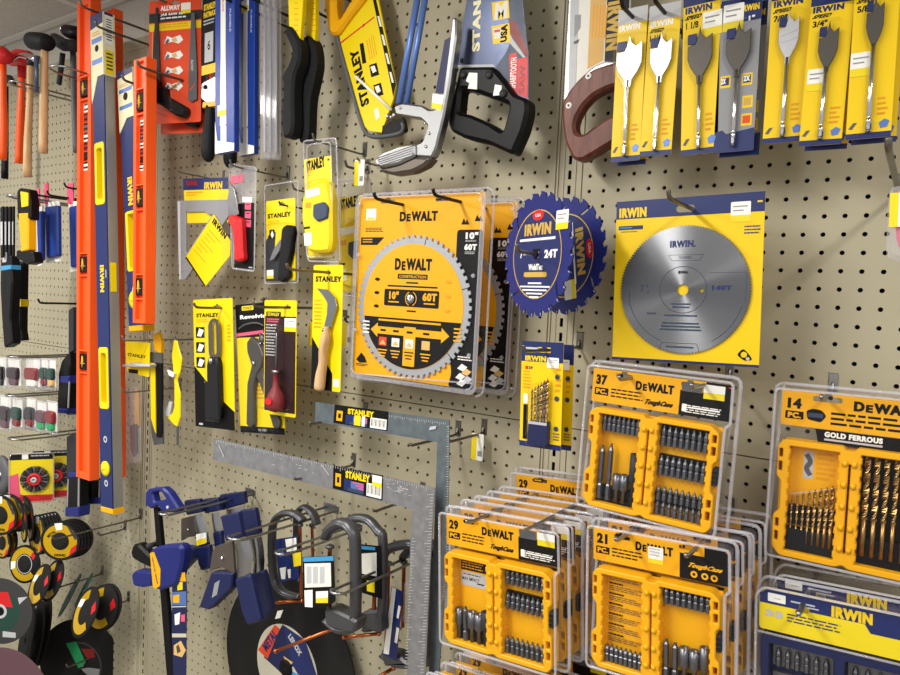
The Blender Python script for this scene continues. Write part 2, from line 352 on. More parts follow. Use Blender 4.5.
def pegpanel(x0, x1, z0, z1, ox, oz):
    V = []; Fq = []; i0, i1 = math.ceil((x0+.006-ox)/I), math.floor((x1-.006-ox)/I); j0, j1 = math.ceil((z0+.007-oz)/I), math.floor((z1-.007-oz)/I)
    cs = [(math.cos(math.pi*k/4), math.sin(math.pi*k/4)) for k in range(8)]; R = .0034
    for i in range(i0, i1+1):
        xa, xb = (x0 if i == i0 else ox+(i-.5)*I), (x1 if i == i1 else ox+(i+.5)*I); x = ox+i*I
        for j in range(j0, j1+1):
            za, zb = (z0 if j == j0 else oz+(j-.5)*I), (z1 if j == j1 else oz+(j+.5)*I); z = oz+j*I; b = len(V)
            V += [(xb, 0, z), (xb, 0, zb), (x, 0, zb), (xa, 0, zb), (xa, 0, z), (xa, 0, za), (x, 0, za), (xb, 0, za)]
            V += [(x+R*c, 0, z+R*s) for c, s in cs]+[(x+R*c, .005, z+R*s) for c, s in cs]
            for k in range(8):
                n = (k+1) % 8; Fq.append((b+k, b+8+k, b+8+n, b+n)); Fq.append((b+8+k, b+16+k, b+16+n, b+8+n))
    m = MB(); m.add(V, Fq, 'peg'); m.add([(x0, .012, z0), (x1, .012, z0), (x1, .012, z1), (x0, .012, z1)], [(0, 1, 2, 3)], 'slot')
    m.add([(x0, 0, z0), (x1, 0, z0), (x1, 0, z1), (x0, 0, z1), (x0, .012, z0), (x1, .012, z0), (x1, .012, z1), (x0, .012, z1)], [(0, 1, 5, 4), (1, 2, 6, 5), (2, 3, 7, 6), (3, 0, 4, 7)], 'peg')
    return m.build('wall_back', None, kind='structure')
SEAM, TOP, BOT = ZC-.2185, ZC+.635, .16
XL, XR = -1.763, -.5262; G = .026
pegpanel(XR+G, .75, SEAM+.001, TOP, -.1825, ZC+.2119)
pegpanel(XR+G, .75, BOT, SEAM-.001, -.1825, ZC+.2119-17.6*I)
pegpanel(XL+G, XR-G, SEAM+.001, TOP, -.567, ZC+.2243)
pegpanel(XL+G, XR-G, BOT, SEAM-.001, -.6185, ZC-.2295)
pegpanel(-3.6, XL-G, SEAM+.001, TOP, XL-G-.014, ZC+.2243)
pegpanel(-3.6, XL-G, BOT, SEAM-.001, XL-G-.016, ZC-.2295)
for n, x in ((1, XL), (2, XR)):
    m = MB(); zs = [BOT+.05+k*I for k in range(79) if BOT+.05+k*I < TOP-.03]
    for s in (-1, 1): m.box(x+s*.003, .003, BOT, x+s*G, .0045, TOP, 'peg')
    for a, b in zip([BOT]+[z+.0150 for z in zs], zs+[TOP]): m.box(x-.003, .003, a, x+.003, .0045, b, 'peg')
    m.box(x-G, .012, BOT, x+G, .014, TOP, 'slot')
    for s in (-1, 1): m.box(x+s*(G-.004)-.0015, .0005, BOT, x+s*(G-.004)+.0015, .004, TOP, 'peg'); m.box(x+s*.011-.001, .0015, BOT, x+s*.011+.001, .004, TOP, 'peg')
    m.build('trim_%d' % n, None, kind='structure')
m = MB(); m.box(-3.6, .015, 0, .75, .06, CEIL, 'wallp'); m.box(-3.6, .0, 0, .75, .015, BOT, 'pegdk'); m.box(-3.6, -.004, TOP, .75, .015, TOP+.03, 'peg', .002); m.build('wall_upper', None, kind='structure')
m = MB(); m.box(-4.5, -4, -.05, 2, .06, 0, 'floorc'); m.build('floor', None, kind='structure')
m = MB(); m.box(-4.5, -4, CEIL, 2, .06, CEIL+.05, 'tile'); m.build('ceiling', None, kind='structure')
k = 3
for y in (-.012, -.45, -1.06): m = MB(); m.box(-4.5, y-.012, CEIL-.006, 2, y+.012, CEIL, 'tbar', .001); m.build('trim_%d' % k, None, kind='structure'); k += 1
for x in (-3.3, -2.69, -2.08): m = MB(); m.box(x-.012, -4, CEIL-.0055, x+.012, .015, CEIL, 'tbar', .001); m.build('trim_%d' % k, None, kind='structure'); k += 1

def tipL(hole, h, tip, lo=.015, hi=.12):
    P = at(*hole, h); d = ray(*tip); L = -(CAM.y+d.y*P.x/d.x) if abs(P.x) > .12 else h+.03
    return P, min(max(L, h+lo), h+hi)
def hookthru(hole, h, tip, what, **kw):           # the hook a card hangs on, out through its hole to the tip the photo shows
    P, L = tipL(hole, h, tip); kw.setdefault('up', .01)
    o = hook((450, 337), L, what, **kw); o.location = (P.x, 0, P.z); return o

# ================================================================ saw blades on cards
def blade_card():
    f = Fr('saw_blade_card', 'large shiny silver round saw blade on a square yellow card with a blue top band', 'saw blade', (617.2, 202.2), (765.8, 191.2), (613.3, 359), .10); f.C = (600, 180, 3.378); W, H = f.W, f.H
    hx, hz = f.p(290, 97); m = card(f, 'iry', .0015, holes=[rrect(hx-.013, hz-.005, hx+.013, hz+.005, .005)], r=.004)
    m.flath(rrect(0, -.112*H, W, 0), [rrect(hx-.013, hz-.005, hx+.013, hz+.005, .005)], 'irb')
    m.R(0, .985, 1, 1, 'irb'); m.TP('IRWIN', 66, 97, 157, 124, 'iry', bold=.03)
    m.R(.02, .155, .2, .18, 'irb', .001); m.R(.025, .163, .12, .17, 'sky'); m.lines(.88, .19, .99, .245, 3, 'irb'); m.lines(.04, .19, .16, .2, 1, 'irb'); m.R(.955, .05, .985, .06, 'iry')
    a, b = f.p(468, 592), f.p(505, 610); m.flat(roundp([f.p(462, 590), f.p(485, 568), f.p(505, 590), f.p(517, 608), f.p(490, 612)], .004), 'ink'); m.flat(ell(*f.p(487, 590), .004), 'iry'); m.flat(ell(*f.p(500, 604), .0025, n=12), 'lgrey')
    m.build('card', f); sticker(f, 443, 75, 508, 140, .0016)
    l, rr = f.p(70, 376, .004), f.p(513, 366, .004); R = (rr[0]-l[0])/2; cx, cz = (l[0]+rr[0])/2, f.p(278, 371, .004)[1]
    b = MB(f, -.0045); h2 = f.p(343, 373, .0045)
    b.prism(toothed(cx, cz, R, 140, .0028), -.0045, -.0026, 'blade', holes=[ell(cx, cz, .0078, n=24), ell(h2[0], h2[1], .0027, n=12)]); bl = b.build('saw_blade', f)
    # origin at the blade's own middle so the grinding marks run round it
    me = bl.data; me.transform(Matrix.Translation((-cx, 0, -cz))); bl.location = (cx, 0, cz)
    p = MB(f, -.0045); p.text('IRWIN.', *f.p(280, 216, .0045), .036, .0098, 'irb', bold=.03)
    sx = lambda a: cx+a*R
    sz = lambda a: cz+a*R
    c = 'mdk'
    for q0, q1 in (((-.24, .54), (.3, .54)), ((-.24, .54), (-.18, .45)), ((.3, .54), (.24, .45)), ((-.18, .45), (.24, .45)), ((.4, .26), (.92, .26)), ((.92, .26), (.92, -.2)), ((-.85, .0), (-.85, -.25)), ((-.3, -.83), (.24, -.83)), ((-.3, -.83), (-.34, -.95)), ((.24, -.83), (.28, -.95))): p.flat(band([(sx(q0[0]), sz(q0[1])), (sx(q1[0]), sz(q1[1]))], .0006), c)
    p.ring(cx, cz, R*.355, R*.365, c, 60); p.ring(cx, cz, R*.86, R*.868, c, 30, 195, 248); p.ring(cx, cz, R*.9, R*.908, c, 30, 300, 345)
    p.text('CLASSIC', sx(.03), sz(.5), .018, .004, c); p.text('IRWIN.', sx(.0), sz(.27), .014, .004, 'ink', bold=.03); p.text('140T', sx(.58), sz(.03), .026, .0068, 'irb', bold=.035); p.text('7', sx(-.64), sz(.02), .0055, .010, c); p.text('1', sx(-.56), sz(.06), .002, .004, c); p.text('4', sx(-.55), sz(-.04), .003, .004, c); p.text('25mm', sx(-.48), sz(-.37), .014, .004, c)
    for k, (ww, z) in enumerate(((.3, -.22), (.26, -.27), (.5, -.4), (.56, -.52), (.6, -.57), (.64, -.62), (.42, -.89))): p.flat(rrect(sx(-ww/2-.02), sz(z-.012), sx(ww/2-.02), sz(z+.012)), c)
    p.build('printing', f, 'dark blue printing on the blade')
    hookthru((690, 208), .102, (668.5, 191), 'holding the large silver saw blade card', m='wire', r=.003)
blade_card()

def blue_blade(org, h, yaw, label, roll, full):
    f = Fr('circular_saw_blade', label, 'saw blade', org, h=h, yaw=yaw, roll=roll, group='blue saw blades'); R = .0925
    b = MB(f, -.001); sl = []
    for k in range(4):
        a = math.radians(50+90*k); q = [(R*.72, .10), (R*.80, .03), (R*.93, -.06), (R*.90, -.10), (R*.78, -.02)]
        sl.append([(rr*math.cos(a+t), rr*math.sin(a+t)) for rr, t in q])
    b.prism(toothed(0, 0, R, 24, .0085, 'rip'), -.001, .001, 'blue', holes=sl+[ell(0, 0, .008, n=18)])
    if 1:
        for k in range(24):
            a = 2*math.pi*(k+.86)/24; b.prism([((R-.005)*math.cos(a-.012), (R-.005)*math.sin(a-.012)), (R*1.003*math.cos(a), R*1.003*math.sin(a)), ((R-.005)*math.cos(a+.006), (R-.005)*math.sin(a+.006))], -.0014, .0014, 'lgrey')
    b.build('blade', f)
    m = MB(f, -.001); m.prism(ell(0, 0, R*.71, n=40), -.0014, -.001, 'irb', holes=[ell(0, 0, .008, n=18)]); m.y = -.0014
    m.ring(0, 0, R*.69, R*.71, 'gold'); m.text('IRWIN', 0, R*.40, R*.78, R*.19, 'gold', bold=.035)
    m.flat(ell(0, R*.62, R*.16, R*.085), 'red'); m.text('USA', 0, R*.62, R*.16, R*.05, 'white'); m.flat(rrect(-R*.52, R*.22, R*.52, R*.26), 'white'); m.text('7', -R*.45, R*.01, R*.07, R*.12, 'white', bold=.03); m.flat(rrect(-R*.38, 0, -R*.26, R*.05), 'white'); m.text('24T', R*.42, R*.0, R*.36, R*.13, 'white', bold=.04)
    m.text('WeldTec', 0, -R*.2, R*.42, R*.1, 'white', bold=.03); m.flat(rrect(-R*.34, -R*.36, R*.34, -R*.28, R*.04), 'gold')
    for k, ww in enumerate((.2, .44, .36, .24, .14)): m.flat(rrect(-R*ww, -R*(.47+k*.055), R*ww, -R*(.445+k*.055)), 'white')
    m.build('label', f, 'dark blue oval label with gold rim')
    a = MB(f, -.0018); a.prism(rrect(-.009, .005, .009, .008), -.002, -.001, 'ink'); a.prism([(-.006, 0), (0, -.0075), (.006, 0), (0, .0075)], -.0022, -.001, 'ink', holes=[ell(0, 0, .0035, n=12)]); a.build('arbor_washer', f)
    f.C = (480, 185, 4.8214); return f
f = blue_blade((537, 254.5), .185, 30, 'front blue round saw blade of the two hanging beside the orange blade pack', 0, True); sticker(f, 370, 124, 424, 210, .002)
g = blue_blade((565, 256), .10, 24, 'rear blue saw blade turned sideways behind the front blue one', 80, True)
m = MB(g, -.0016); m.prism(rrect(.04, -.004, .07, .022, .001), -.002, -.0015, 'paper'); m.y = -.002; m.flat(rrect(.04, .013, .07, .022), 'iry2'); m.build('price_sticker', g)
hookthru((537, 254.5), .185, (517, 240), 'carrying the two blue saw blades', m='wire', r=.003)

def dw_blade(label, tl, tr, bl, h):
    f = Fr('saw_blade_pack', label, 'saw blade', tl, tr, bl, h, group='round blades in orange packs', off=.018); f.C = (350, 185, 3.214); W, H = f.W, f.H; D = .016
    cx, cz, R = .492*W, -.588*H, .129
    m = MB(f, -D+.003); ho = [slot(.26*W, -.05*H, .034, .007), slot(.68*W, -.05*H, .034, .007)]
    m.prism(rrect(.035*W, -.965*H, .965*W, -.022*H, .006), -D+.003, -D+.004, 'dw', holes=ho)
    dewalt(m, .36, .105, .645, .155); m.R(.09, .085, .17, .145, 'white', .001); m.R(.1, .13, .16, .143, 'iry2'); m.lines(.09, .185, .25, .21, 3, 'ink')
    m.flat(f.uu([(.055, .235), (.245, .235), (.19, .275), (.055, .275)]), 'ink'); m.lines(.07, .243, .16, .27, 2, 'dw')
    m.flat(roundp(f.uu([(.79, .2), (.965, .2), (.965, .965), (.78, .965), (.80, .9), (.79, .85)]), .006), 'ink')
    for a, b in ((.84, .165), (.93, .15)): m.flat(f.uu([(a-.025, b+.01), (a-.01, b-.02), (a+.005, b), (a+.012, b-.015), (a+.03, b+.01)]), 'ink')
    m.T('10"', .85, .212, .935, .245, 'white', bold=.03); m.T('60T', .845, .268, .93, .298, 'white', bold=.03); m.lines(.85, .25, .93, .26, 2, 'lgrey'); m.lines(.85, .305, .92, .32, 2, 'lgrey')
    for a, b, c in ((.87, .86, 'white'), (.90, .88, 'tan'), (.86, .905, 'paper'), (.91, .915, 'lgrey'), (.87, .935, 'white')): m.flat(f.uu([(a-.03, b+.012), (a, b-.014), (a+.04, b), (a+.01, b+.022)]), c)
    m.lines(.84, .81, .94, .835, 2, 'white'); m.flat(f.uu([(.06, .89), (.1, .85), (.13, .87), (.15, .9), (.09, .905)]), 'ink'); m.lines(.06, .91, .16, .925, 2, 'ink')
    m.build('card', f)
    b = MB(f, -D-.001); b.prism(toothed(cx, cz, R, 60, .0055, 'block'), -D-.001, -D+.001, 'zamak', bev=.0005); b.y = -D-.001
    for a in (78, 18, 198, 318): b.flat(band([(cx+R*.74*math.cos(math.radians(a)), cz+R*.74*math.sin(math.radians(a))), (cx+R*.96*math.cos(math.radians(a)), cz+R*.96*math.sin(math.radians(a)))], .0014), 'ink'); b.flat(ell(cx+R*.74*math.cos(math.radians(a)), cz+R*.74*math.sin(math.radians(a)), .0035, n=12), 'dgrey')
    b.build('saw_blade', f)
    q = MB(f, -D-.0016); r = R*.875; q.prism(ell(cx, cz, r, n=64), -D-.0016, -D-.001, 'dw')
    dz = -.16; low = [(x, z) for x, z in ell(cx, cz, r*.995, n=96) if z <= cz+r*dz]; low.sort(key=lambda p: math.atan2(p[1]-cz-.0001, p[0]-cx) % (2*math.pi)); q.flat(low, 'ink')
    X = lambda a: cx+a*r
    Z = lambda a: cz+a*r
    w = .72*r
    for s, a0, a1, lo, up in (('D', -.37, -.245, .56, .79), ('E', -.23, -.15, .56, .74), ('WALT', -.14, .37, .56, .79)): q.text(s, X((a0+a1)/2), Z((lo+up)/2), (a1-a0)*r, (up-lo)*r*.82, 'ink', bold=.035)
    q.flat(rrect(X(-.3), Z(.44), X(.3), Z(.52), .001), 'ink'); q.text('CONSTRUCTION', X(0), Z(.48), r*.54, r*.045, 'dw')
    for k, ww in enumerate((.12, .5)): q.flat(rrect(X(-ww), Z(.37-k*.06), X(ww), Z(.395-k*.06)), 'ink')
    q.flat(rrect(X(-.56), Z(-.0), X(.54), Z(.27), .003), 'ink'); q.text('10"', X(-.36), Z(.17), r*.2, r*.13, 'dw', bold=.03); q.text('60T', X(.36), Z(.17), r*.28, r*.13, 'dw', bold=.03); q.ring(X(-.01), Z(.13), .0115, .013, 'dw', 20, 110, 250); q.ring(X(-.01), Z(.13), .0115, .013, 'dw', 20, -70, 70)
    for a in (-.36, .36): q.flat(rrect(X(a-.11), Z(.055), X(a+.11), Z(.075)), 'dw')
    q.flat(rrect(X(-.08), Z(-.08), X(.1), Z(-.055)), 'ink')
    q.flat(rrect(X(-.66), Z(-.255), X(.6), Z(-.225)), 'dw'); q.flat([(X(-.82), Z(-.41)), (X(-.67), Z(-.29)), (X(-.67), Z(-.35)), (X(.62), Z(-.35)), (X(.62), Z(-.29)), (X(.77), Z(-.41)), (X(.62), Z(-.53)), (X(.62), Z(-.47)), (X(-.67), Z(-.47)), (X(-.67), Z(-.53))], 'dw')
    q.flat(rrect(X(-.12), Z(-.95), X(.12), Z(-.32), .002), 'dw')
    for a, c in ((-.55, 'ored'), (-.28, 'paper'), (0, 'white'), (.33, 'tan')):
        q.flat(rrect(X(a-.08), Z(-.66), X(a+.08), Z(-.52), .001), c); q.flat([(X(a-.06), Z(-.64)), (X(a), Z(-.56)), (X(a+.07), Z(-.64))], 'tan')
        for k in range(3): q.flat(rrect(X(a-.1+.02*k), Z(-.74-.05*k), X(a+.1-.02*k), Z(-.72-.05*k)), 'dw' if a else 'ink')
        q.flat(rrect(X(a-.06), Z(-.425), X(a+.06), Z(-.39)), 'ink')
    for sx, m0 in ((-1, 'white'), (1, 'dw')):
        for k in range(4): q.flat(rrect(X(sx*.92-.07), Z(-.3-.06*k), X(sx*.92+.07), Z(-.275-.06*k)), m0)
    for sx in (-.72, .7):
        for k in range(3): q.flat(ell(X(sx), Z(.42-.22*k), .006, .003, n=12), 'ink' if sx < 0 else 'casedk')
    q.build('label', f, 'orange and black round label')
    n = MB(f); n.lathe([(.009, 0), (.009, .003), (.006, .0045), (.0, .0045)], (X(-.01), -D-.0016, Z(.13)), (0, -1, 0), 'steel', 20); n.build('arbor_boss', f)
    s = MB(f); s.prism(rrect(0, -H, W, 0, .016, 6), -D-.004, 0, 'plastic', bev=.003, open=True); s.tube([(x, -.001, z) for x, z in rrect(0, -H, W, 0, .016, 5)]+[(W-.0, -.001, -.5*H)][:0]+[(W, -.001, -H+.016)], .0022, 'rim', 6); s.tube([(x, -D-.003, z) for x, z in rrect(.012, -H+.012, W-.012, -.010, .012, 5)]+[(W-.012, -D-.003, -H+.024)], .0016, 'rim', 6)
    s.prism(rrect(.004, -H+.004, W-.004, -.004, .014, 6), -D-.0038, -D-.0032, 'plasticmilk', holes=[rrect(.034*W, -.967*H, .966*W, -.021*H, .008)])
    for a, b in ((.05, .06), (.95, .06), (.06, .33), (.93, .42), (.06, .73), (.93, .8)): s.lathe([(.004, 0), (.0035, .002), (0, .002)], (a*W, -D-.004, -b*H), (0, -1, 0), 'rim', 12)
    s.build('blister', f, 'clear plastic blister'); return f
f = dw_blade('front orange pack holding a big silver round saw blade behind clear plastic', (355, 193), (489.5, 186), (353.5, 379.5), .115)
hookthru((395, 203), .133, (374, 193), 'through the left hole of the front orange blade pack', m='blkwire', r=.003); hookthru((453, 200), .133, (433, 191.5), 'through the right hole of the front orange blade pack', m='blkwire', r=.003)
dup(f.o, (.016, .082, -.006), 'rear orange saw blade pack mostly hidden behind the front one')

# ================================================================ spade bits on cards
SPADE = 'spade drill bits on yellow cards'
def spade_card(label, tl, tr, bl, hw, hv, bm='spade', cm='iry', size=None, grey=False, stk=None, h=.1, top='IRWIN', topc='irb', sheen=False):  # washed-out sheen is painted: white letters here, pale topc from the caller
    f = Fr('spade_bit_card', label, 'drill bit', tl, tr, bl, h, group=SPADE, zf=True); W, H = f.W, f.H
    m = MB(f, -.0012); m.prism(rrect(0, -H, W, 0, .003), -.0012, 0, cm, holes=[slot(.5*W, -.055*H, .02, .006)])
    if grey:
        m.R(0, .05, 1, .2, 'irb'); m.flat(f.uu([(0, .87), (.2, .86), (.3, .885), (1, .86), (1, 1), (0, 1)]), 'irb')
        for k, (a, b) in enumerate(((.14, .52), (.68, .52), (.72, .66), (.72, .77))): m.R(a-.06, b, a+.2, b+.075, 'iry'); m.R(a-.03, b+.012, a+.16, b+.06, ('irb', 'irb', 'gold', 'ored')[k])
        m.T('2X', .1, .535, .22, .57, 'white', bold=.03); m.T('2X', .66, .535, .82, .57, 'white', bold=.03)
        m.T('IRWIN', .5, .1, .95, .14, 'iry', bold=.03); m.T('1"', .7, .17, .85, .2, 'white', bold=.03)
    else:
        m.flat(f.uu([(0, 0), (1, 0), (1, .1), (.5, .1), (0, .1)]), topc) if top else None
        if top: m.T(top, .06, .105, .78, .145, 'white' if sheen else 'irb', bold=.03); 
        if size: m.T('SPEED', .08, .155, .5, .18, 'ink', bold=.03, sk=.2); m.T(size, .08, .195, .42, .235, 'ink', bold=.02)
        m.lines(.66, .76, .9, .88, 4, 'casedk', fill=.6); m.R(0, .965, 1, 1, 'irb')
        m.flat(f.uu([(.05, .935), (.15, .9), (.24, .9), (.13, .94)]), 'dgrey'); m.flat(f.uu([(.72, .91), (.84, .89), (.95, .905), (.9, .94), (.76, .945)]), 'steelblue')
    m.build('card', f)
    cx = .5*W; w = hw*W/2; y0 = -.0075; q = lambda a, v: (cx+a, -v*H)
    b = MB(f, y0); tp = hv
    b.prism([q(-w, tp+.06), q(-w*.35, tp+.055), q(-w*.12, tp-.005), q(.0, tp-.045), q(w*.12, tp), q(w*.5, tp+.03), q(w, tp+.005), q(w, tp+.14), q(w*.75, tp+.19), q(w*.28, tp+.245), q(w*.22, tp+.29), q(-w*.22, tp+.29), q(-w*.28, tp+.245), q(-w*.75, tp+.19), q(-w, tp+.14)], y0, y0+.003, bm, bev=.0006)
    if bm == 'spade': b.y = y0; b.flat(band(spath([q(-w*.8, tp+.11), q(0, tp+.1), q(w*.9, tp+.085)], 4), .0006), 'grey'); b.flat(band(spath([q(-w*.8, tp+.15), q(0, tp+.145), q(w*.9, tp+.13)], 4), .0005), 'grey')
    b.prism(f.uu([(.5-hw/2, tp+.05), (.5-hw/2, tp-.0), (.5-hw/2+.02, tp-.01), (.5-hw*.13, tp-.01), (.5-hw*.15, tp+.05)]), y0+.0002, y0+.002, 'irb')
    b.lathe([(.0028, 0), (.0028, (.865-tp-.245)*H), (.0022, (.87-tp-.245)*H), (.0022, (.885-tp-.245)*H), (.0034, (.89-tp-.245)*H), (.0034, (.915-tp-.245)*H), (.0028, (.918-tp-.245)*H)], (cx, y0+.002, -(tp+.245)*H), (0, 0, -1), 'chrome', 10)
    b.lathe([(.0034, 0), (.0034, .045*H), (.0020, .05*H), (.0020, .053*H), (.0032, .057*H), (.0025, .062*H)], (cx, y0+.002, -.905*H), (0, 0, -1), 'steel', 6, sm=False)
    b.build('spade_bit', f, 'metal spade bit')
    s = MB(f); pr = roundp(f.uu([(.5-hw*.62, tp-.06), (.5+hw*.62, tp-.06), (.5+hw*.62, tp+.18), (.62, tp+.3), (.62, .972), (.38, .972), (.38, tp+.3), (.5-hw*.62, tp+.18)]), .006); s.prism(pr, y0-.003, -.0012, 'plastic', bev=.002, open=True); s.build('blister', f, 'clear plastic bubble')
    if stk:
        f.C = (0, 0, 1); sticker(f, *stk, .0014 if len(stk) == 4 else 0)
    return f
s1 = spade_card('wide shiny spade bit on a yellow card, leftmost of the row by the wooden handle', (619, 11), (648.4, 5.4), (611, 162.6), .86, .23, sheen=True, topc='lgrey')  # light grey top imitates sheen over the blue band
s2 = spade_card('shiny spade bit on a yellow card right beside the leftmost spade bit', (650, 7), (682, 1), (640, 157), .68, .235, sheen=True, topc='lgrey', size='1 1/4')  # same sheen put into the colour of the top band
s3 = spade_card('wide dull grey spade bit on a yellow card left of the grey carded bit', (684, -8), (721, -14), (681, 156.5), .66, .29, 'dsteel', size='1 1/8', stk=(703, 13, 722, 33), h=.1)
s4 = spade_card('dull spade bit on the only grey and blue card of the spade bit row', (722.5, -6), (763, -12), (713.5, 153.6), .6, .25, 'dsteel', 'grey', grey=True, stk=(724, 6, 743, 29))
s5 = spade_card('narrow shiny spade bit on a yellow card with a white bottom edge', (773, -14), (814, -20), (762.5, 144.5), .5, .23, size='7/8"', h=.11)
s6 = spade_card('medium dull spade bit on a yellow card between the shiny bit and the end card', (812.5, -8), (856, -15), (799, 146.7), .45, .26, 'dsteel', size='3/4"', stk=(808, 70, 825, 90), h=.12)
s7 = spade_card('narrowest dull spade bit on a yellow card at the right end of the row', (856, -25), (902, -32), (845.5, 140.6), .38, .2, 'dsteel', size='5/8"', stk=(851, 54, 871, 75), h=.125)
for s, t in ((s1, 'second card directly behind the leftmost spade bit'), (s6, 'second card directly behind the medium dull spade bit'), (s7, 'second card directly behind the right end spade bit'), (s4, 'second grey card directly behind the grey carded bit')): dup(s.o, (.005, .013, -.004), 'spade bit on a '+t)
for s, t in ((s1, 'leftmost spade bit card'), (s2, 'second spade bit card from the left'), (s3, 'wide dull spade bit card'), (s4, 'grey spade bit card'), (s5, 'narrow shiny spade bit card'), (s6, 'medium dull spade bit card'), (s7, 'right end spade bit card')):
    P = s.A+s.X*(.5*s.W)-s.Z*(.055*s.H); o = hook((450, 300), -P.y+.05, 'holding the '+t, m='blkwire', r=.003, up=.012); o.location = (P.x, 0, P.z-.001)

# ================================================================ bit sets in yellow cases
def bits(f, u0, u1, v0, v1, n, y, r=.0032, mt='bit', tip='hex', name='bit'):
    L = (v1-v0)*f.H
    for k in range(n):
        x = (u0+(u1-u0)*(k+.5)/n)*f.W; b = MB(f)
        if tip == 'hex': b.lathe([(r, 0), (r, L*.42), (r*.75, L*.47), (r*.75, L*.53), (r, L*.57), (r, L*.75), (r*.55, L*.86), (r*.35, L)], (x, y, -v1*f.H), (0, 0, 1), mt, 6, sm=False)
        elif tip == 'nut': b.lathe([(r*.6, 0), (r*.6, L*.4), (r*1.25, L*.48), (r*1.25, L), (r*.8, L), (r*.8, L*.9)], (x, y, -v1*f.H), (0, 0, 1), mt, 10)
        elif tip == 'long': b.lathe([(r, 0), (r, L*.25), (r*.7, L*.28), (r*.7, L*.33), (r*.9, L*.36), (r*.9, L*.88), (r*.5, L*.93), (r*.4, L)], (x, y, -v1*f.H), (0, 0, 1), mt, 6, sm=False)
        elif tip == 'drill':
            hgt = 14; vs = []
            b.lathe([(r*.9, 0), (r*.9, L*.35)], (x, y, -v1*f.H), (0, 0, 1), mt, 8)
            N = 26; ring = 6; prof = [(1, 0), (.95, .5), (.45, .95), (-1, 0), (-.95, -.5), (-.45, -.95)]
            for i in range(N+1):
                z = -v1*f.H+L*(.35+.65*i/N); a = i*.55; s = r*(1 if i < N-1 else .45)
                for px, py in prof: vs.append((x+s*(px*math.cos(a)-py*math.sin(a)), y+s*(px*math.sin(a)+py*math.cos(a)), z))
            b.add(vs, [(i*ring+j, i*ring+(j+1) % ring, (i+1)*ring+(j+1) % ring, (i+1)*ring+j) for i in range(N) for j in range(ring)]+[tuple(N*ring+j for j in range(ring))], mt)
        b.build(name, f)
def crenel(x0, z0, x1, z1, n, a):                # pocket with notched long sides
    o = [(x0, z0), (x1, z0)]; H = (z1-z0)
    for k in range(n): za, zb = z0+H*(k+.25)/n, z0+H*(k+.75)/n; o += [(x1, za), (x1-a, za), (x1-a, zb), (x1, zb)]
    o += [(x1, z1), (x0, z1)]
    for k in range(n): zb, za = z1-H*(k+.25)/n, z1-H*(k+.75)/n; o += [(x0, zb), (x0+a, zb), (x0+a, za), (x0, za)]
    return o
def toughcase(name, label, tl, tr, bl, h, head, body, group='bit sets in yellow cases', d=.026, base=.0, cv=.305):
    f = Fr(name, label, 'bit set', tl, tr, bl, h, group=group, off=d); W, H = f.W, f.H
    k = (1-cv)/.695; V = lambda v: cv+(v-.305)*k
    out = [(.055, .34), (.09, .305), (.435, .305), (.45, .325), (.50, .325), (.515, .305), (.87, .305), (.925, .35), (.925, .52), (.9, .54), (.9, .72), (.925, .74), (.925, .945), (.89, .985), (.5, .985), (.47, .965), (.43, .985), (.1, .985), (.05, .935), (.05, .745), (.085, .72), (.085, .545), (.055, .52)]
    y0 = -d; c = MB(f, -.004)
    def pocket(u0, v0, u1, v1, n=9): return crenel(*f.u(u0, V(v1)), *f.u(u1, V(v0)), n, .006*W)
    po = [pocket(.125, .34, .415, .95), pocket(.535, .34, .865, .95)]
    for u0, u1 in ((.064, .086), (.885, .912)):
        for v0, v1 in ((.36, .41), (.435, .49), (.77, .82), (.845, .90)): po.append(rrect(*f.u(u0, V(v1)), *f.u(u1, V(v0)), .001))
    po.append(rrect(*f.u(.468, V(.9)), *f.u(.482, V(.4))))
    c.prism(roundp(f.uu([(a, V(b)) for a, b in out]), .004), y0, -.002, 'case', holes=po, bev=.0012); c.prism(f.uu([(a, V(b)) for a, b in [(.06, .32), (.92, .32), (.92, .97), (.06, .97)]]), -.0045, -.003, 'case')
    for u in (.448, .5):
        for v in (.38, .5, .62, .74, .86): c.lathe([(.0035, 0), (.0035, .03*H)], (u*W, y0, -V(v)*H), (0, 0, -1), 'case', 8)
    case_ = c.build('case', f, 'yellow plastic case')
    l = MB(f); l.prism(rrect(*f.u(.89, V(.68)), *f.u(.93, V(.57)), .001), y0+.004, -.004, 'char', bev=.001)
    for q in (.59, .62, .65): l.prism(rrect(*f.u(.893, V(q+.008)), *f.u(.927, V(q))), y0+.0025, y0+.005, 'black')
    l.build('latch', case_, 'black latch')
    m = MB(f, -.0105); head(f, m); m.build('insert_card', f, 'printed orange and black card')
    body(f, V, y0)
    s = MB(f); s.prism(roundp(f.uu([(.0, .02), (.02, .0), (.98, .0), (1, .02), (1, 1), (.0, 1)]), .004), -.0012, 0, 'plastic')
    s.prism(roundp(f.uu([(.02, .022), (.98, .022), (.98, .285*cv/.305), (.955, .97), (.94, .995), (.03, .995), (.015, .97), (.015, .285)]), .008), y0-.003, -.0012, 'plastic', bev=.003, open=True)
    s.tube([(x, -.0012, z) for x, z in roundp(f.uu([(0, 0), (1, 0), (1, 1), (0, 1)]), .01)]+[(.01, -.0012, 0)], .0026, 'rim', 6)
    q = [(x, y0-.001, z) for x, z in roundp(f.uu([(.02, .022), (.98, .022), (.985, .28), (.955, .3), (.955, .97), (.94, .995), (.03, .995), (.015, .97)]), .006)]; s.tube(q+[q[0]], .0020, 'rim', 6)
    s.build('blister', f, 'clear plastic blister'); return f
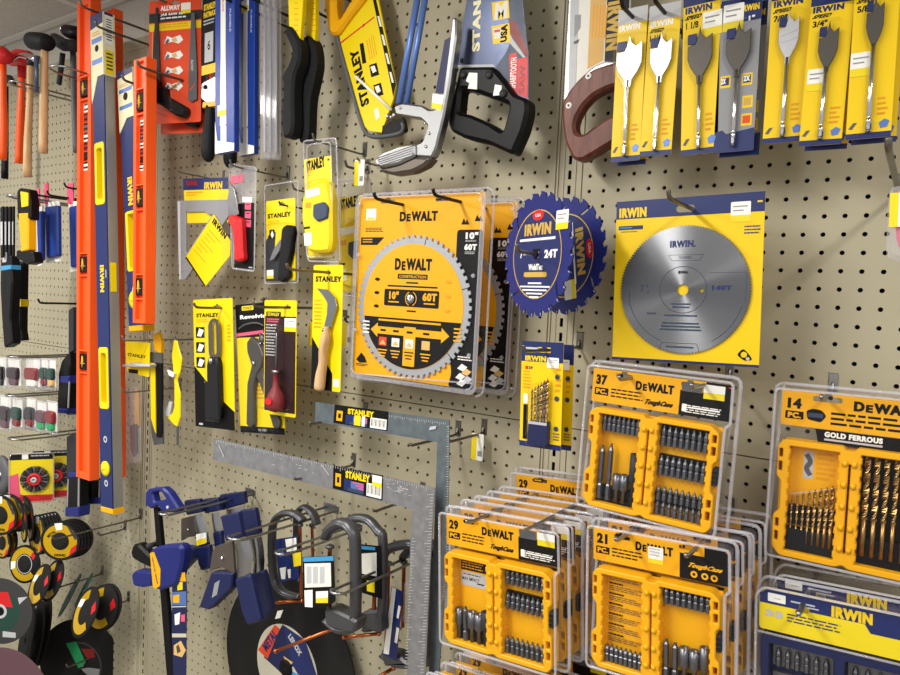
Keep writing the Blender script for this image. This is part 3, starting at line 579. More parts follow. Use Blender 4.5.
def header(num, u1=.64, extra=None, dk='tough'):
    def hd(f, m):
        W, H = f.W, f.H; hz = -.075*H
        m.prism(rrect(*f.u(.03, .275), *f.u(.965, .045), .002), -.0105, -.0095, 'dw', holes=[slot(.255*W, hz, .024, .007), slot(.70*W, hz, .024, .007)])
        m.flat(f.uu([(u1, .115), (.965, .115), (.965, .275), (u1, .275)]), 'ink'); m.flat(f.uu([(u1+.16, .045), (.965, .045), (.965, .116), (u1+.16, .116)]), 'ink')
        m.T(num, .055, .085, .135, .155, 'ink', bold=.04); m.R(.05, .175, .15, .225, 'ink', .001); m.T('PC.', .06, .183, .14, .217, 'dw', bold=.03)
        dewalt(m, .34, .095, .6, .155); m.lines(.17, .17, .4, .24, 3, 'ink', th=.4)
        if dk == 'tough': m.T('ToughCase', .41, .205, .6, .25, 'ink', bold=.03, sk=.15, res=2)
        m.R(.94, .06, .962, .066, 'ored')
        if extra: extra(f, m)
    return hd
def holder(f, V, u0, u1, v0, v1, y, dep=.008, m='black'):
    b = MB(f); b.prism(rrect(*f.u(u0, V(v1)), *f.u(u1, V(v0)), .001), y-dep, -.0045, m, bev=.001); b.build('bit_holder', f)
def body37(f, V, y0):
    for u0, u1, v0, v1 in ((.13, .41, .35, .46), (.54, .86, .36, .49), (.54, .86, .555, .685)):
        b = MB(f); b.prism(rrect(*f.u(u0, V(v1-.01)), *f.u(u1, V(v0-.005)), .001), -.009, -.0045, 'black'); b.build('bit_holder', f)
        bits(f, u0+.005, u1-.005, V(v0), V(v1), 8, -.0135, .0037)
    holder(f, V, .54, .86, .8, .875, -.005); bits(f, .545, .855, V(.755), V(.85), 8, -.0145, .0034); bits(f, .545, .855, V(.86), V(.945), 8, -.0145, .0034)
    holder(f, V, .13, .41, .84, .9, -.006); holder(f, V, .13, .41, .915, .95, -.006)
    for u, v, t in ((.155, .56, 'long'), (.215, .54, 'long')): bits(f, u-.02, u+.02, V(v), V(.93), 1, -.0155, .0042, tip=t)
    for u, v, t in ((.275, .74, 'nut'), (.325, .735, 'nut')): bits(f, u-.02, u+.02, V(v), V(.93), 1, -.0155, .0052, tip=t)
    bits(f, .37, .41, V(.58), V(.93), 1, -.0155, .006, 'char', 'nut')
def blk37(f, m):
    m.lines(.68, .205, .93, .26, 4, 'white'); m.R(.66, .2, .69, .25, 'white', .001); m.R(.7, .215, .9, .225, 'white', .002)
    m.R(.79, .06, .92, .14, 'white', .001); m.R(.79, .11, .92, .15, 'iry2'); m.R(.65, .06, .78, .12, 'dgrey')
s37 = toughcase('bit_set_pack', 'upper middle bit set numbered 37 in a yellow two sided case', (586.3, 361.3), (737.4, 380), (578.8, 505), .16, header('37', extra=blk37), body37)

def body29(f, V, y0):
    m = MB(f, -.0046); m.R(.14, V(.36), .36, V(.45), 'ink'); m.lines(.15, V(.367), .35, V(.445), 4, 'casedk', th=.5); m.R(.14, V(.46), .36, V(.565), 'lgrey'); m.lines(.16, V(.475), .34, V(.49), 1, 'ink'); m.T('MAX IMPACT', .15, V(.5), .3, V(.525), 'ink', res=2); m.R(.28, V(.53), .34, V(.54), 'ink'); m.R(.37, V(.36), .405, V(.8), 'black'); m.lines(.37, V(.38), .4, V(.7), 12, 'lgrey', fill=.5); m.build('instruction_label', f)
    for v0, v1 in ((.35, .46), (.52, .635)):
        b = MB(f); b.prism(rrect(*f.u(.54, V(v1-.01)), *f.u(.86, V(v0-.005)), .001), -.009, -.0045, 'black'); b.build('bit_holder', f); bits(f, .545, .855, V(v0), V(v1), 8, -.0135, .0037)
    holder(f, V, .54, .86, .89, .95, -.006); bits(f, .545, .855, V(.825), V(.945), 8, -.0155, .0037)
    holder(f, V, .13, .41, .85, .95, -.006)
    for u, v, t, r in ((.155, .72, 'nut', .0046), (.21, .70, 'long', .0048), (.265, .725, 'nut', .006), (.325, .73, 'nut', .006), (.38, .70, 'nut', .0056)): bits(f, u-.02, u+.02, V(v), V(.945), 1, -.0155, r, 'bit' if u < .37 else 'char', tip=t)
def blk29(f, m):
    blk37(f, m); m.flat(f.uu([(.18, .075), (.2, .06), (.27, .06), (.28, .075), (.27, .09), (.19, .09)]), 'ink'); m.R(.2, .07, .26, .08, 'dw')
s29 = toughcase('bit_set_pack', 'bit set numbered 29 in a yellow case at the front of its stack', (437.5, 509), (561, 531), (435.5, 641), .215, header('29', extra=blk29), body29)
for k, (dx, dy, dz) in enumerate(((.006, .034, .004), (.010, .068, .004), (.014, .102, .006), (.018, .136, .008), (.03, .17, .038))):
    dup(s29.o, (dx, dy, dz), ('second', 'third', 'fourth', 'fifth', 'rearmost')[k]+' bit set in the stack behind the front case numbered 29')

def body21(f, V, y0):
    m = MB(f, -.0046)
    for k in range(7): m.lines(.14, V(.35+k*.07), .26, V(.362+k*.07), 1, 'ink', th=.9); m.lines(.14, V(.372+k*.07), .39, V(.41+k*.07), 3, 'brown', th=.4)
    m.build('instruction_label', f); holder(f, V, .13, .41, .88, .95, -.006); bits(f, .135, .405, V(.83), V(.945), 8, -.0155, .0037)
    b = MB(f); b.prism(rrect(*f.u(.54, V(.45)), *f.u(.86, V(.345)), .001), -.009, -.0045, 'black'); b.build('bit_holder', f); bits(f, .545, .855, V(.35), V(.46), 8, -.0135, .0037)
    holder(f, V, .54, .86, .9, .95, -.006)
    for u, v, t, r in ((.57, .69, 'long', .0042), (.63, .70, 'long', .0048), (.69, .715, 'nut', .0055), (.755, .72, 'nut', .0055), (.82, .68, 'nut', .005)): bits(f, u-.02, u+.02, V(v), V(.945), 1, -.0155, r, tip=t)
def blk21(f, m):
    m.T('ToughCase', .70, .165, .92, .205, 'dw', bold=.03, sk=.15, res=2); m.flat(f.uu([(u, v) for u, v in ((.18, .08), (.22, .065), (.3, .08), (.3, .1), (.22, .1))]), 'ink')
    for u in (.74, .81, .87): m.flat(ell(*f.u(u, .238), .0045, n=14), 'dw'); m.flat(ell(*f.u(u, .238), .0022, n=6), 'ink')
    m.R(.43, .11, .535, .215, 'white', .001); m.R(.43, .19, .535, .222, 'iry2'); m.lines(.44, .12, .52, .18, 3, 'lgrey')
s21 = toughcase('bit_set_pack', 'bit set numbered 21 in a yellow case below the one numbered 37', (585.5, 521.5), (733, 548), (575, 662), .20, header('21', u1=.645, extra=blk21, dk=''), body21)
for k, (dx, dy, dz) in enumerate(((.008, .034, .004), (.014, .066, .008), (.022, .10, .016))): dup(s21.o, (dx, dy, dz), ('second', 'third', 'rearmost')[k]+' bit set in the stack behind the case numbered 21')

def body14(f, V, y0):
    m = MB(f, -.0046); m.R(.2, V(.37), .26, V(.53), 'lgrey'); m.lines(.28, V(.37), .39, V(.54), 6, 'casedk', th=.5, fill=.6)
    m.flat(band(spath(f.uu([(.215, V(.39)), (.24, V(.43)), (.22, V(.47)), (.245, V(.51))]), 4), .006), 'dgrey'); m.build('instruction_label', f)
    holder(f, V, .13, .41, .69, .8, -.006, m='black'); holder(f, V, .13, .41, .82, .95, -.006, .012, m='rubber')
    for k in range(8): bits(f, .14+.0335*k, .165+.0335*k, V(.625-.012*k), V(.9), 1, -.0165, .0012+.00022*k, 'goldbit', 'drill', 'drill_bit')
    b = MB(f); b.tube([(*f.u(.13, V(.63))[:1], -.014, f.u(.13, V(.63))[1]), (f.u(.41, V(.555))[0], -.014, f.u(.41, V(.555))[1])], .0012, 'rim', 6); b.build('clear_strip', f)
    for k in range(6): bits(f, .55+.052*k, .59+.052*k, V(.32), V(.9), 1, -.0155, .0036-.0002*k, 'goldbit', 'drill', 'drill_bit')
    b = MB(f); b.prism(rrect(*f.u(.54, V(.94)), *f.u(.86, V(.35)), .001), -.008, -.0045, 'black'); b.build('bit_holder', f); holder(f, V, .54, .86, .8, .95, -.006)
def head14(f, m):
    W, H = f.W, f.H
    m.prism(rrect(*f.u(.05, .235), *f.u(.96, .03), .002), -.0105, -.0095, 'dw', holes=[slot(.32*W, -.065*H, .034, .008), slot(.85*W, -.065*H, .034, .008)])
    m.T('14', .085, .075, .17, .135, 'ink', bold=.04); m.R(.075, .15, .185, .195, 'ink', .001); m.T('PC.', .09, .157, .17, .19, 'dw', bold=.03); m.flat(roundp(f.uu([(.2, .14), (.24, .125), (.29, .13), (.32, .16), (.29, .2), (.21, .19)]), .003), 'ink'); m.R(.21, .15, .3, .175, 'mdk')
    m.lines(.345, .135, .8, .22, 3, 'ink', th=.45); dewalt(m, .47, .06, .82, .115)
    m.flat(f.uu([(.26, .238), (.96, .238), (.96, .315), (.28, .315)]), 'ink'); m.T('GOLD FERROUS', .315, .247, .64, .278, 'white', bold=.035); m.R(.315, .286, .64, .297, 'lgrey'); m.R(.74, .25, .82, .305, 'lgrey'); m.R(.75, .265, .8, .29, 'dgrey'); m.R(.83, .25, .9, .305, 'tan')
s14 = toughcase('drill_set_pack', 'drill bit set numbered 14 in a yellow case at the right edge', (773, 384), (958, 401), (757.5, 553), .09, head14, body14, d=.026, cv=.31)
for (a, b), (c, d), hh, t in (((626, 379), (619.5, 370.5), .165, 'left hook of the bit set numbered 37'), ((700, 386), (692, 378.5), .165, 'right hook of the bit set numbered 37'), ((478, 519), (467, 512), .22, 'left hook of the stack of cases numbered 29'), ((534, 526), (526, 519), .22, 'right hook of the stack of cases numbered 29'), ((624, 536), (616, 531), .205, 'left hook of the stack of cases numbered 21'), ((693, 551), (686, 549), .205, 'right hook of the stack of cases numbered 21'), ((824, 398), (821.5, 394), .095, 'hook of the drill set numbered 14')): hookthru((a, b), hh, (c, d), 'used as '+t, m='zinc', r=.0026, up=.006)

# the 33 piece set in a blue case, bottom right
def set33(label, tl, tr, bl, h):
    f = Fr('bit_set_pack', label, 'bit set', tl, tr, bl, h, group='bit sets in blue cases', off=.03); f.C = (740, 560, 5.625); W, H = f.W, f.H; D = .03
    m = MB(f, -D+.004); hz = -.115*H
    m.prism(roundp(f.uu([(.035, .065), (.08, .035), (.97, .035), (.97, .275), (.035, .275)]), .004), -D+.004, -D+.005, 'iry2', holes=[rrect(.3*W-.005, hz-.004, .3*W+.005, hz+.004, .003)])
    hx = (.3*W-.0055, .3*W+.0055); 
    for x0, x1, z1 in ((.037*W, hx[0], -.06*H), (hx[1], .97*W, -.06*H), (hx[0], hx[1], hz+.0045)): m.flat(rrect(x0, -.12*H if z1 < -.05*H and x0 != hx[0] else z1, x1, -.06*H), 'irb')
    m.flat(f.uu([(.037, .066), (.08, .036), (.97, .036), (.97, .08), (.037, .08)]), 'irb'); m.flat(f.uu([(.6, .10), (.97, .10), (.97, .165), (.66, .165), (.63, .12)]), 'irb')
    m.T('IRWIN', .45, .055, .67, .118, 'iry', bold=.035); m.R(.085, .055, .19, .105, 'white', .001); m.lines(.12, .08, .17, .09, 1, 'grey'); m.R(.22, .075, .36, .085, 'lgrey', .001); m.R(.28, .093, .38, .1, 'lgrey')
    m.T('33', .07, .155, .175, .195, 'lgrey', bold=.05); m.lines(.2, .155, .5, .21, 3, 'irb', th=.4); m.build('insert_card', f, 'blue and yellow printed card')
    c = MB(f); c.prism(roundp(f.uu([(.05, .3), (.95, .3), (.95, .96), (.05, .96)]), .006), -D, -.003, 'dblue', holes=[rrect(*f.u(.1, .9), *f.u(.47, .345), .003), rrect(*f.u(.53, .9), *f.u(.9, .345), .003)], bev=.001); c.prism(rrect(*f.u(.06, .95), *f.u(.94, .31)), -.006, -.003, 'dblue'); c.build('case', f, 'dark blue plastic case')
    for u0 in (.11, .54):
        for v0, v1 in ((.36, .5), (.54, .68), (.72, .86)):
            c = MB(f); c.prism(rrect(*f.u(u0, v1), *f.u(u0+.35, v0), .001), -.012, -.006, 'gun'); c.build('bit_holder', f); bits(f, u0+.01, u0+.34, v0+.03, v1-.01, 6 if u0 < .2 else 5, -.0165, .0036, 'bit')
    s = MB(f); s.prism(roundp(f.uu([(0, .06), (.05, .0), (1, 0), (1, 1), (0, 1)]), .006), -.0012, 0, 'plastic'); s.prism(roundp(f.uu([(.02, .065), (.065, .02), (.985, .02), (.985, .98), (.02, .98)]), .006), -D-.004, -.0012, 'plastic', bev=.003, open=True)
    q = [(x, -.0012, z) for x, z in roundp(f.uu([(0, .06), (.05, .0), (1, 0), (1, 1), (0, 1)]), .006)]; s.tube(q+[q[0]], .0022, 'rim', 6); q = [(x, -D-.002, z) for x, z in roundp(f.uu([(.02, .065), (.065, .02), (.985, .02), (.985, .98), (.02, .98)]), .006)]; s.tube(q+[q[0]], .0018, 'rim', 6)
    s.tube([(.03*W, -D-.002, -.285*H), (.98*W, -D-.002, -.285*H)], .0016, 'rim', 6); s.build('blister', f, 'clear plastic blister'); return f
s33 = set33('front bit set numbered 33 with a blue and yellow header at the bottom right', (753.5, 581), (940, 619), (743, 745), .15)
dup(s33.o, (.012, .05, .004), 'rear bit set behind the front one numbered 33')
hookthru((802, 607), .155, (799.5, 615), 'holding the bit sets numbered 33', m='zinc', r=.0035, up=.004)

# bottom row of orange packs under the stack numbered 29
for k, (dx, dy, dz) in enumerate(((-.024, 0, -.285), (-.018, .034, -.280), (-.012, .068, -.275), (-.006, .102, -.27), (.03, .16, -.25))): dup(s29.o, (dx, dy, dz), ('front', 'second', 'third', 'fourth', 'rearmost')[k]+' pack of the low row under the stack numbered 29')

# ================================================================ hand saws
def PX(m, f, pts, y0, y1, mt, holes=(), bev=0, rnd=0, smo=0, **k):
    g = lambda P: (lambda q: smooth(q, smo) if smo else roundp(q, rnd) if rnd else q)(f.pp(P, -y0))
    m.prism(g(pts), y0, y1, mt, holes=[g(h) for h in holes], bev=bev, **k)
def teeth(a, b, n, d):                           # toothed edge from crop point a to b, sticking out to the left of the way
    o = []
    for k in range(n): t = k/n; o += [(a[0]+(b[0]-a[0])*t, a[1]+(b[1]-a[1])*t), (a[0]+(b[0]-a[0])*(t+.5/n)-d, a[1]+(b[1]-a[1])*(t+.5/n))]
    return o+[b]
f = Fr('hand_saw', 'hand saw with a brown wooden handle and tan printed blade sleeve beside the spade bits', 'saw', (580, 60), h=.055); f.C = (420, 0, 3.973)
m = MB(f); PX(m, f, teeth((570, 400), (603, -260), 60, -7)+[(820, -260), (820, 300), (650, 360)], -.0015, 0, 'zinc'); m.build('blade', f, 'silver toothed blade')
m = MB(f, -.003); PX(m, f, [(604, -260), (640, -262), (618, 345), (588, 380)], -.003, .0015, 'lgrey'); PX(m, f, [(640, -262), (840, -262), (830, 250), (735, 248), (690, 265), (650, 300), (620, 330)], -.003, .0015, 'paper')
m.P([(690, -260), (755, -260), (728, 240), (665, 275)], 'tan'); m.P([(755, -260), (838, -260), (828, 250), (733, 245)], 'black')
m.TP('IRWIN', 748, 10, 790, 195, 'gold', ang=-90, bold=.03)
for k in range(5): m.P([(690+k*13, 20), (695+k*13, 20), (688+k*12, 150), (683+k*12, 150)], 'casedk')
m.P([(615, 60), (640, 58), (638, 110), (613, 150)], 'grey'); m.P([(612, 165), (634, 155), (628, 172), (611, 175)], 'dgrey'); m.build('blade_sleeve', f, 'tan and black printed card sleeve')
m = MB(f); PX(m, f, [(562, 405), (595, 350), (640, 300), (690, 270), (770, 245), (850, 232), (880, 260), (872, 420), (800, 545), (770, 562), (700, 605), (640, 640), (604, 632), (572, 560), (562, 480)], -.013, .010, 'wooddk', holes=[[(612, 505), (618, 470), (645, 420), (690, 375), (765, 340), (810, 345), (820, 390), (790, 440), (720, 480), (650, 532), (622, 532)]], bev=.005, rnd=.008); m.build('handle', f)
for x, y in ((670, 303), (592, 420)): m = MB(f); p = f.p(x, y, .013); m.lathe([(.0052, 0), (.0052, .001), (.004, .0018), (0, .0018)], (p[0], -.013, p[1]), (0, -1, 0), 'white', 16); m.lathe([(.002, .0018), (.002, .0025), (0, .0025)], (p[0], -.013, p[1]), (0, -1, 0), 'dgrey', 10); m.build('handle_screw', f, 'white handle screw')

f = Fr('hand_saw', 'hand saw with a black plastic handle and a shiny dark printed blade', 'saw', (485, 60), h=.07); f.C = (420, 0, 3.973)
m = MB(f, -.0015); PX(m, f, [(150, 262), (155, 190), (195, -60), (215, -420), (330, -420), (400, -60), (432, 220), (432, 395), (360, 372), (290, 262)], -.0015, 0, 'navysteel')
m.P([(400, -40), (432, 215), (432, 390), (365, 368), (300, 268), (345, 205), (380, 100), (345, 75), (352, -40)], 'mdk'); m.P([(352, 80), (380, 85), (432, 205), (420, 225), (355, 130)], 'dred'); m.P([(358, 140), (425, 235), (420, 240), (350, 165)], 'lgrey')
m.P([(285, 10), (352, 0), (356, 72), (290, 82)], 'iry'); m.TP('M', 300, 15, 345, 70, 'paper', bold=.04); m.P([(284, 105), (355, 92), (360, 168), (290, 175)], 'iry'); m.P([(290, 115), (322, 110), (325, 150), (296, 155)], 'paper'); m.P([(294, 120), (318, 116), (319, 126), (296, 130)], 'red'); m.TP('USA', 322, 100, 345, 165, 'ink', ang=90, bold=.03)
m.TB('STANLEY', 222, 205, 232, -140, 38, 'cream')
m.P([(355, 215), (384, 208), (388, 375), (358, 350)], 'red'); m.P([(386, 235), (428, 225), (428, 390), (390, 375)], 'red'); m.TP('SHARPTOOTH', 362, 232, 380, 350, 'white', ang=90); m.TP('SAW', 398, 260, 415, 370, 'dred', ang=90)
m.P([(160, 232), (172, 232), (172, 250), (160, 250)], 'ink'); m.P([(150, 258), (290, 256), (300, 266), (150, 268)], 'lgrey'); m.build('blade', f, 'dark shiny printed blade')
m = MB(f); PX(m, f, [(152, 264), (288, 262), (345, 330), (372, 372), (425, 392), (428, 440), (408, 520), (366, 614), (335, 600), (270, 570), (175, 548), (122, 522), (107, 490), (110, 430), (140, 320)], -.016, .012, 'black', holes=[[(160, 350), (215, 362), (352, 412), (345, 450), (325, 522), (275, 488), (200, 455), (150, 445)]], bev=.006, rnd=.007)
m.build('handle', f, 'black plastic handle')
for x, y in ((172, 297), (275, 297), (332, 372)): m = MB(f); p = f.p(x, y, .016); m.lathe([(.0068, -.003), (.0068, .003), (.0055, .0045), (0, .0045)], (p[0], -.016, p[1]), (0, -1, 0), 'char', 16); m.lathe([(.0022, .0045), (0, .0055)], (p[0], -.016, p[1]), (0, -1, 0), 'chrome', 10); m.build('handle_screw', f)
m = MB(f); PX(m, f, [(195, 288), (228, 290), (226, 355), (190, 352), (196, 330), (182, 322)], -.0168, -.0155, 'white'); m.build('paper_tag', f, 'white paper tag')
m = MB(f); PX(m, f, [(298, 335), (325, 340), (320, 378), (290, 380)], -.0168, -.0155, 'white'); m.build('paper_tag', f, 'white paper tag')

f = Fr('hacksaw', 'hacksaw with a blue frame and ribbed silver grip hanging upside down', 'saw', (410, 100), h=.10); f.C = (310, 0, 3.75)
for nm, a, b, wd in (('frame_bar', (413, -60), (333, 388), .0068), ('blade_bar', (442, -60), (362, 388), .0062)):
    m = MB(f); A, B = f.p(*a), f.p(*b); m.tube([(A[0], 0, A[1]), (B[0], 0, B[1])], [(wd, .005)]*2, 'steelblue', 10); m.build(nm, f)
m = MB(f); PX(m, f, [(312, 398), (345, 385), (420, 395), (446, 412), (470, 408), (490, 340), (525, 130), (532, 65), (548, 65), (548, 130), (520, 330), (500, 440), (470, 560), (455, 590), (385, 585), (388, 545), (420, 530), (440, 470), (415, 445), (320, 430)], -.009, .009, 'zinc', bev=.003, rnd=.004); m.build('frame_arm', f, 'silver frame arm')
m = MB(f); PX(m, f, [(505, 150), (528, 138), (500, 352), (470, 348)], -.0096, -.0085, 'dblue'); m.build('sticker', f, 'dark blue sticker')
m = MB(f); PX(m, f, [(460, 350), (502, 358), (492, 415), (455, 405)], -.0097, -.0085, 'white'); m.y = -.0097; m.P([(457, 385), (497, 392), (492, 414), (455, 404)], 'iry2'); m.build('price_sticker', f)
for x, y in ((430, 462), (447, 500), (435, 550), (338, 405)): m = MB(f); p = f.p(x, y, .009); m.lathe([(.0028, 0), (.0028, .001), (.0015, .002), (0, .002)], (p[0], -.009, p[1]), (0, -1, 0), 'steel', 12); m.build('rivet', f)
m = MB(f); PX(m, f, [(238, 600), (265, 570), (330, 545), (390, 535), (392, 585), (330, 615), (270, 628), (245, 622)], -.015, .0, 'zinc', bev=.004, rnd=.006)
PX(m, f, [(242, 618), (270, 628), (330, 615), (392, 586), (455, 590), (430, 620), (380, 645), (310, 655), (265, 645)], -.011, .012, 'brown', bev=.005, rnd=.006); m.build('grip', f, 'ribbed silver grip')
for k in range(5): m = MB(f); PX(m, f, [(250+k*3, 592+k*7), (385, 545+k*9), (386, 548+k*9), (251+k*3, 596+k*7)], -.0154, -.0145, 'dgrey'); m.build('groove', f, 'dark groove')
m = MB(f); p = f.p(305, 440, .004)
for a in (20, 160): m.prism([(p[0]+.011*math.cos(math.radians(a+t))*s, p[1]+.011*math.sin(math.radians(a+t))*s) for t, s in ((0, .2), (25, .9), (0, 1.15), (-25, .9))], -.008, -.004, 'zinc', bev=.001)
m.lathe([(.004, 0), (.004, .008)], (p[0], -.008, p[1]), (0, 1, 0), 'zinc', 10); m.build('wing_nut', f)

f = Fr('back_saw', 'yellow mitre saw with a yellow handle and a black edged blade', 'saw', (365, 70), h=.05); f.C = (310, 0, 3.75)
m = MB(f, -.004); PX(m, f, [(100, 130), (180, -60), (240, -60), (256, 0), (322, 320), (312, 372), (268, 497), (222, 490), (200, 470), (150, 290)], -.004, 0, 'st')
m.P([(236, -40), (246, -10), (322, 318), (312, 365), (304, 320), (236, 0)], 'ink'); 
for k in range(4): a = 40+k*70; m.P([(252+k*15, a+20), (260+k*15, a+20), (270+k*15, a+60), (262+k*15, a+60)], 'paper')
m.TB('STANLEY', 208, 396, 164, 186, 40, 'ink'); 
m.P([(115, 158), (240, 62), (242, 66), (117, 163)], 'red'); m.flat(ell(*f.p(201, 95, .004), .0032, n=14), 'red'); m.P([(186, 165), (200, 160), (212, 235), (197, 240)], 'ink')
for k in range(4): m.P([(212+k*8, 150-k*6), (214+k*8, 149-k*6), (228+k*8, 225-k*6), (225+k*8, 225-k*6)], 'casedk')
for x, y in ((222, 245), (238, 320)): m.P([(x, y), (x+28, y-10), (x+38, y+35), (x+8, y+45)], 'ink'); m.P([(x+4, y+6), (x+20, y), (x+28, y+22), (x+14, y+30)], 'paper')
m.P([(240, 415), (255, 402), (262, 438), (248, 452)], 'paper'); m.build('blade', f, 'yellow printed blade cover')
m = MB(f); pt = [(102, 135), (112, 180), (145, 300), (195, 470), (222, 508), (270, 512), (335, 500), (350, 480), (345, 462)]; q = f.pp(pt, .006); m.tube([(x, -.004, z) for x, z in spath(q, 4)], [(.0042, .006)]*33, 'dgrey', 8); m.build('edge_guard', f, 'grey edge guard')
m = MB(f); PX(m, f, [(270, 470), (350, 440), (360, 490), (330, 505), (268, 505)], -.006, .002, 'black', rnd=.004, bev=.001); m.build('tip_block', f, 'black tip block')
m = MB(f); PX(m, f, [(50, -90), (200, -90), (205, -10), (150, 60), (100, 130), (80, 130), (66, 118), (50, 20)], -.014, .010, 'case', holes=[[(95, -60), (150, -60), (150, 0), (112, 65), (100, 70), (95, 30)]], bev=.005, rnd=.006); m.build('handle', f, 'yellow plastic handle')
m = MB(f); A, B = f.p(160, 282, .02), f.p(300, 410, .012); m.tube([(A[0], -.012, A[1]), (B[0], -.008, B[1])], .0028, 'white', 8); m.build('retaining_pin', f, 'white plastic tie')
P = at(352, 0, .05); hook((345, -2), .08, 'behind the yellow mitre saw', m='blkwire')
hook((372, 190), .07, 'with a small yellow price tag under the hacksaw grip', m='wire').location = (at(368, 172, 0).x, 0, at(368, 172, 0).z)

# ================================================================ steel squares
def square(label, org, h, arm, blade, C, mt, lab):
    f = Fr('steel_square', label, 'square', org, h=h); f.C = C
    m = MB(f, -.0015); m.prism(f.pp(arm+blade), -.0015, 0, mt)
    return f, m
C1 = (205, 390, 3.6)
f = Fr('framing_square', 'small steel square with a printed label hanging highest above the long one', 'square', (440, 430), h=.13); f.C = C1; Pq = lambda x, y: (205+x/3.6, 390+y/3.6)
m = MB(f, -.0018); m.prism(f.pp([(400, 43), (882, 108), (875, 600), (838, 1100), (805, 1100), (828, 480), (838, 187), (398, 113)]), -.0018, 0, 'sqdk')
for k in range(60):
    x = 470+k*6.7; y = 54+(x-400)*.137; m.P([(x, y), (x+1.5, y), (x+1.5, y+(12 if k % 4 == 0 else 6)), (x, y+(12 if k % 4 == 0 else 6))], 'lgrey')
for k in range(70): y = 130+k*9; x = 880-.008*k*9-(k*9 > 470)*(k*9-470)*.07; m.P([(x-(10 if k % 4 == 0 else 6), y), (x, y), (x, y+2), (x-(10 if k % 4 == 0 else 6), y+2)], 'lgrey')
m.P([(812, 132), (835, 128), (832, 140), (808, 144)], 'lgrey'); m.build('blade', f, 'dark steel blade with fine rule marks')
def sqlabel(f, pts, txt):
    (x0, y0), (x1, y1), (x2, y2), (x3, y3) = pts; L = lambda a, b: ((x0+(x1-x0)*a)*(1-b)+(x3+(x2-x3)*a)*b, (y0+(y1-y0)*a)*(1-b)+(y3+(y2-y3)*a)*b)
    m = MB(f, -.0024); PX(m, f, pts, -.0024, -.0018, 'ink'); R = lambda a, b, c, d, k: m.P([L(a, b), L(c, b), L(c, d), L(a, d)], k)
    A, B = f.p(*L(.25, .1), .0024), f.p(*L(.74, .42), .0024); Cc = f.p(*L(.74, .1), .0024); m.text('STANLEY', (A[0]+B[0])/2, (A[1]+B[1])/2, B[0]-A[0], (Cc[1]-B[1])*.95, 'st', bold=.035, ang=math.degrees(math.atan2(Cc[1]-A[1], Cc[0]-A[0])))
    R(.05, .3, .16, .85, 'case'); R(.08, .45, .13, .7, 'ink'); R(.22, .45, .36, .95, 'irb'); R(.36, .5, .62, .95, 'steelblue'); R(.3, .8, .62, .95, 'mdk')
    for k in range(3): R(.4+k*.06, .52+k*.1, .62, .57+k*.1, 'pink')
    if txt == 'a': R(.38, .42, .5, .95, 'iry2'); R(.52, .42, .58, .95, 'paper')
    R(.68, .42, .98, .95, 'white')
    for k in range(11): R(.7+k*.025, .48, .7+k*.025+(.008 if k % 3 else .014), .84, 'ink')
    if txt == 'b': R(.79, .05, .98, .5, 'white'); R(.79, .33, .98, .5, 'iry2')
    m.build('label', f, 'black and yellow printed label')
sqlabel(f, [(467, 52), (660, 78), (656, 148), (462, 118)], 'a')
hook((310, 424), .16, 'under the free end of the small steel square', m='wire', up=.004)
f = Fr('framing_square', 'large steel framing square whose long arm reaches far left above the clamps', 'square', (420, 480), h=.15); f.C = C1
m = MB(f, -.0018); m.prism(f.pp([(32, 174), (830, 352), (815, 600), (792, 1100), (728, 1100), (742, 520), (750, 428), (30, 250)]), -.0018, 0, 'sq')
for k in range(90):
    x = 40+k*8.6; y = 177+(x-32)*.223; q = 14 if k % 4 == 0 else 7; m.P([(x, y), (x+1.5, y), (x+1.5, y+q), (x, y+q)], 'lgrey')
random.seed(3)
for k in range(36): x = random.choice([random.uniform(90, 400), random.uniform(650, 740)]); y = 205+(x-32)*.223+random.uniform(-14, 16); w2 = random.uniform(3, 14); m.P([(x, y), (x+w2, y+w2*.2), (x+w2, y+w2*.2+2), (x, y+2)], 'lgrey')
for a, b in (((50, 198), (72, 240)), ((420, 268), (450, 306))): m.P([a, (a[0]+3, a[1]), b, (b[0]-3, b[1])], 'lgrey')
for k in range(64): y = 375+k*11; x = 829-(y-352)*.055; q = 26 if k % 4 == 0 else 14; m.P([(x-q, y), (x-2, y), (x-2, y+2), (x-q, y+2)], 'lgrey'); m.P([(x-76, y+80), (x-76+q*.6, y+80), (x-76+q*.6, y+82), (x-76, y+82)], 'lgrey') if k > 6 else None
m.build('blade', f, 'worn grey steel blade with fine rule marks')
sqlabel(f, [(462, 272), (641, 308), (638, 398), (460, 354)], 'b')
for px, L, t in (((462, 0), 0, 0),): pass
hook((410, 446), .15, 'poking out between the two steel squares', m='wire', up=.004); hook((373, 512), .15, 'below the label of the large steel square', m='wire', up=.004); hook((294, 480), .17, 'under the long arm of the large steel square', m='wire', up=.004)
h_ = hook((430, 440), .12, 'with a yellow price tag right of the small steel square', m='wire', tagged=.095); h_.location = (at(484, 433).x, 0, at(484, 433).z)

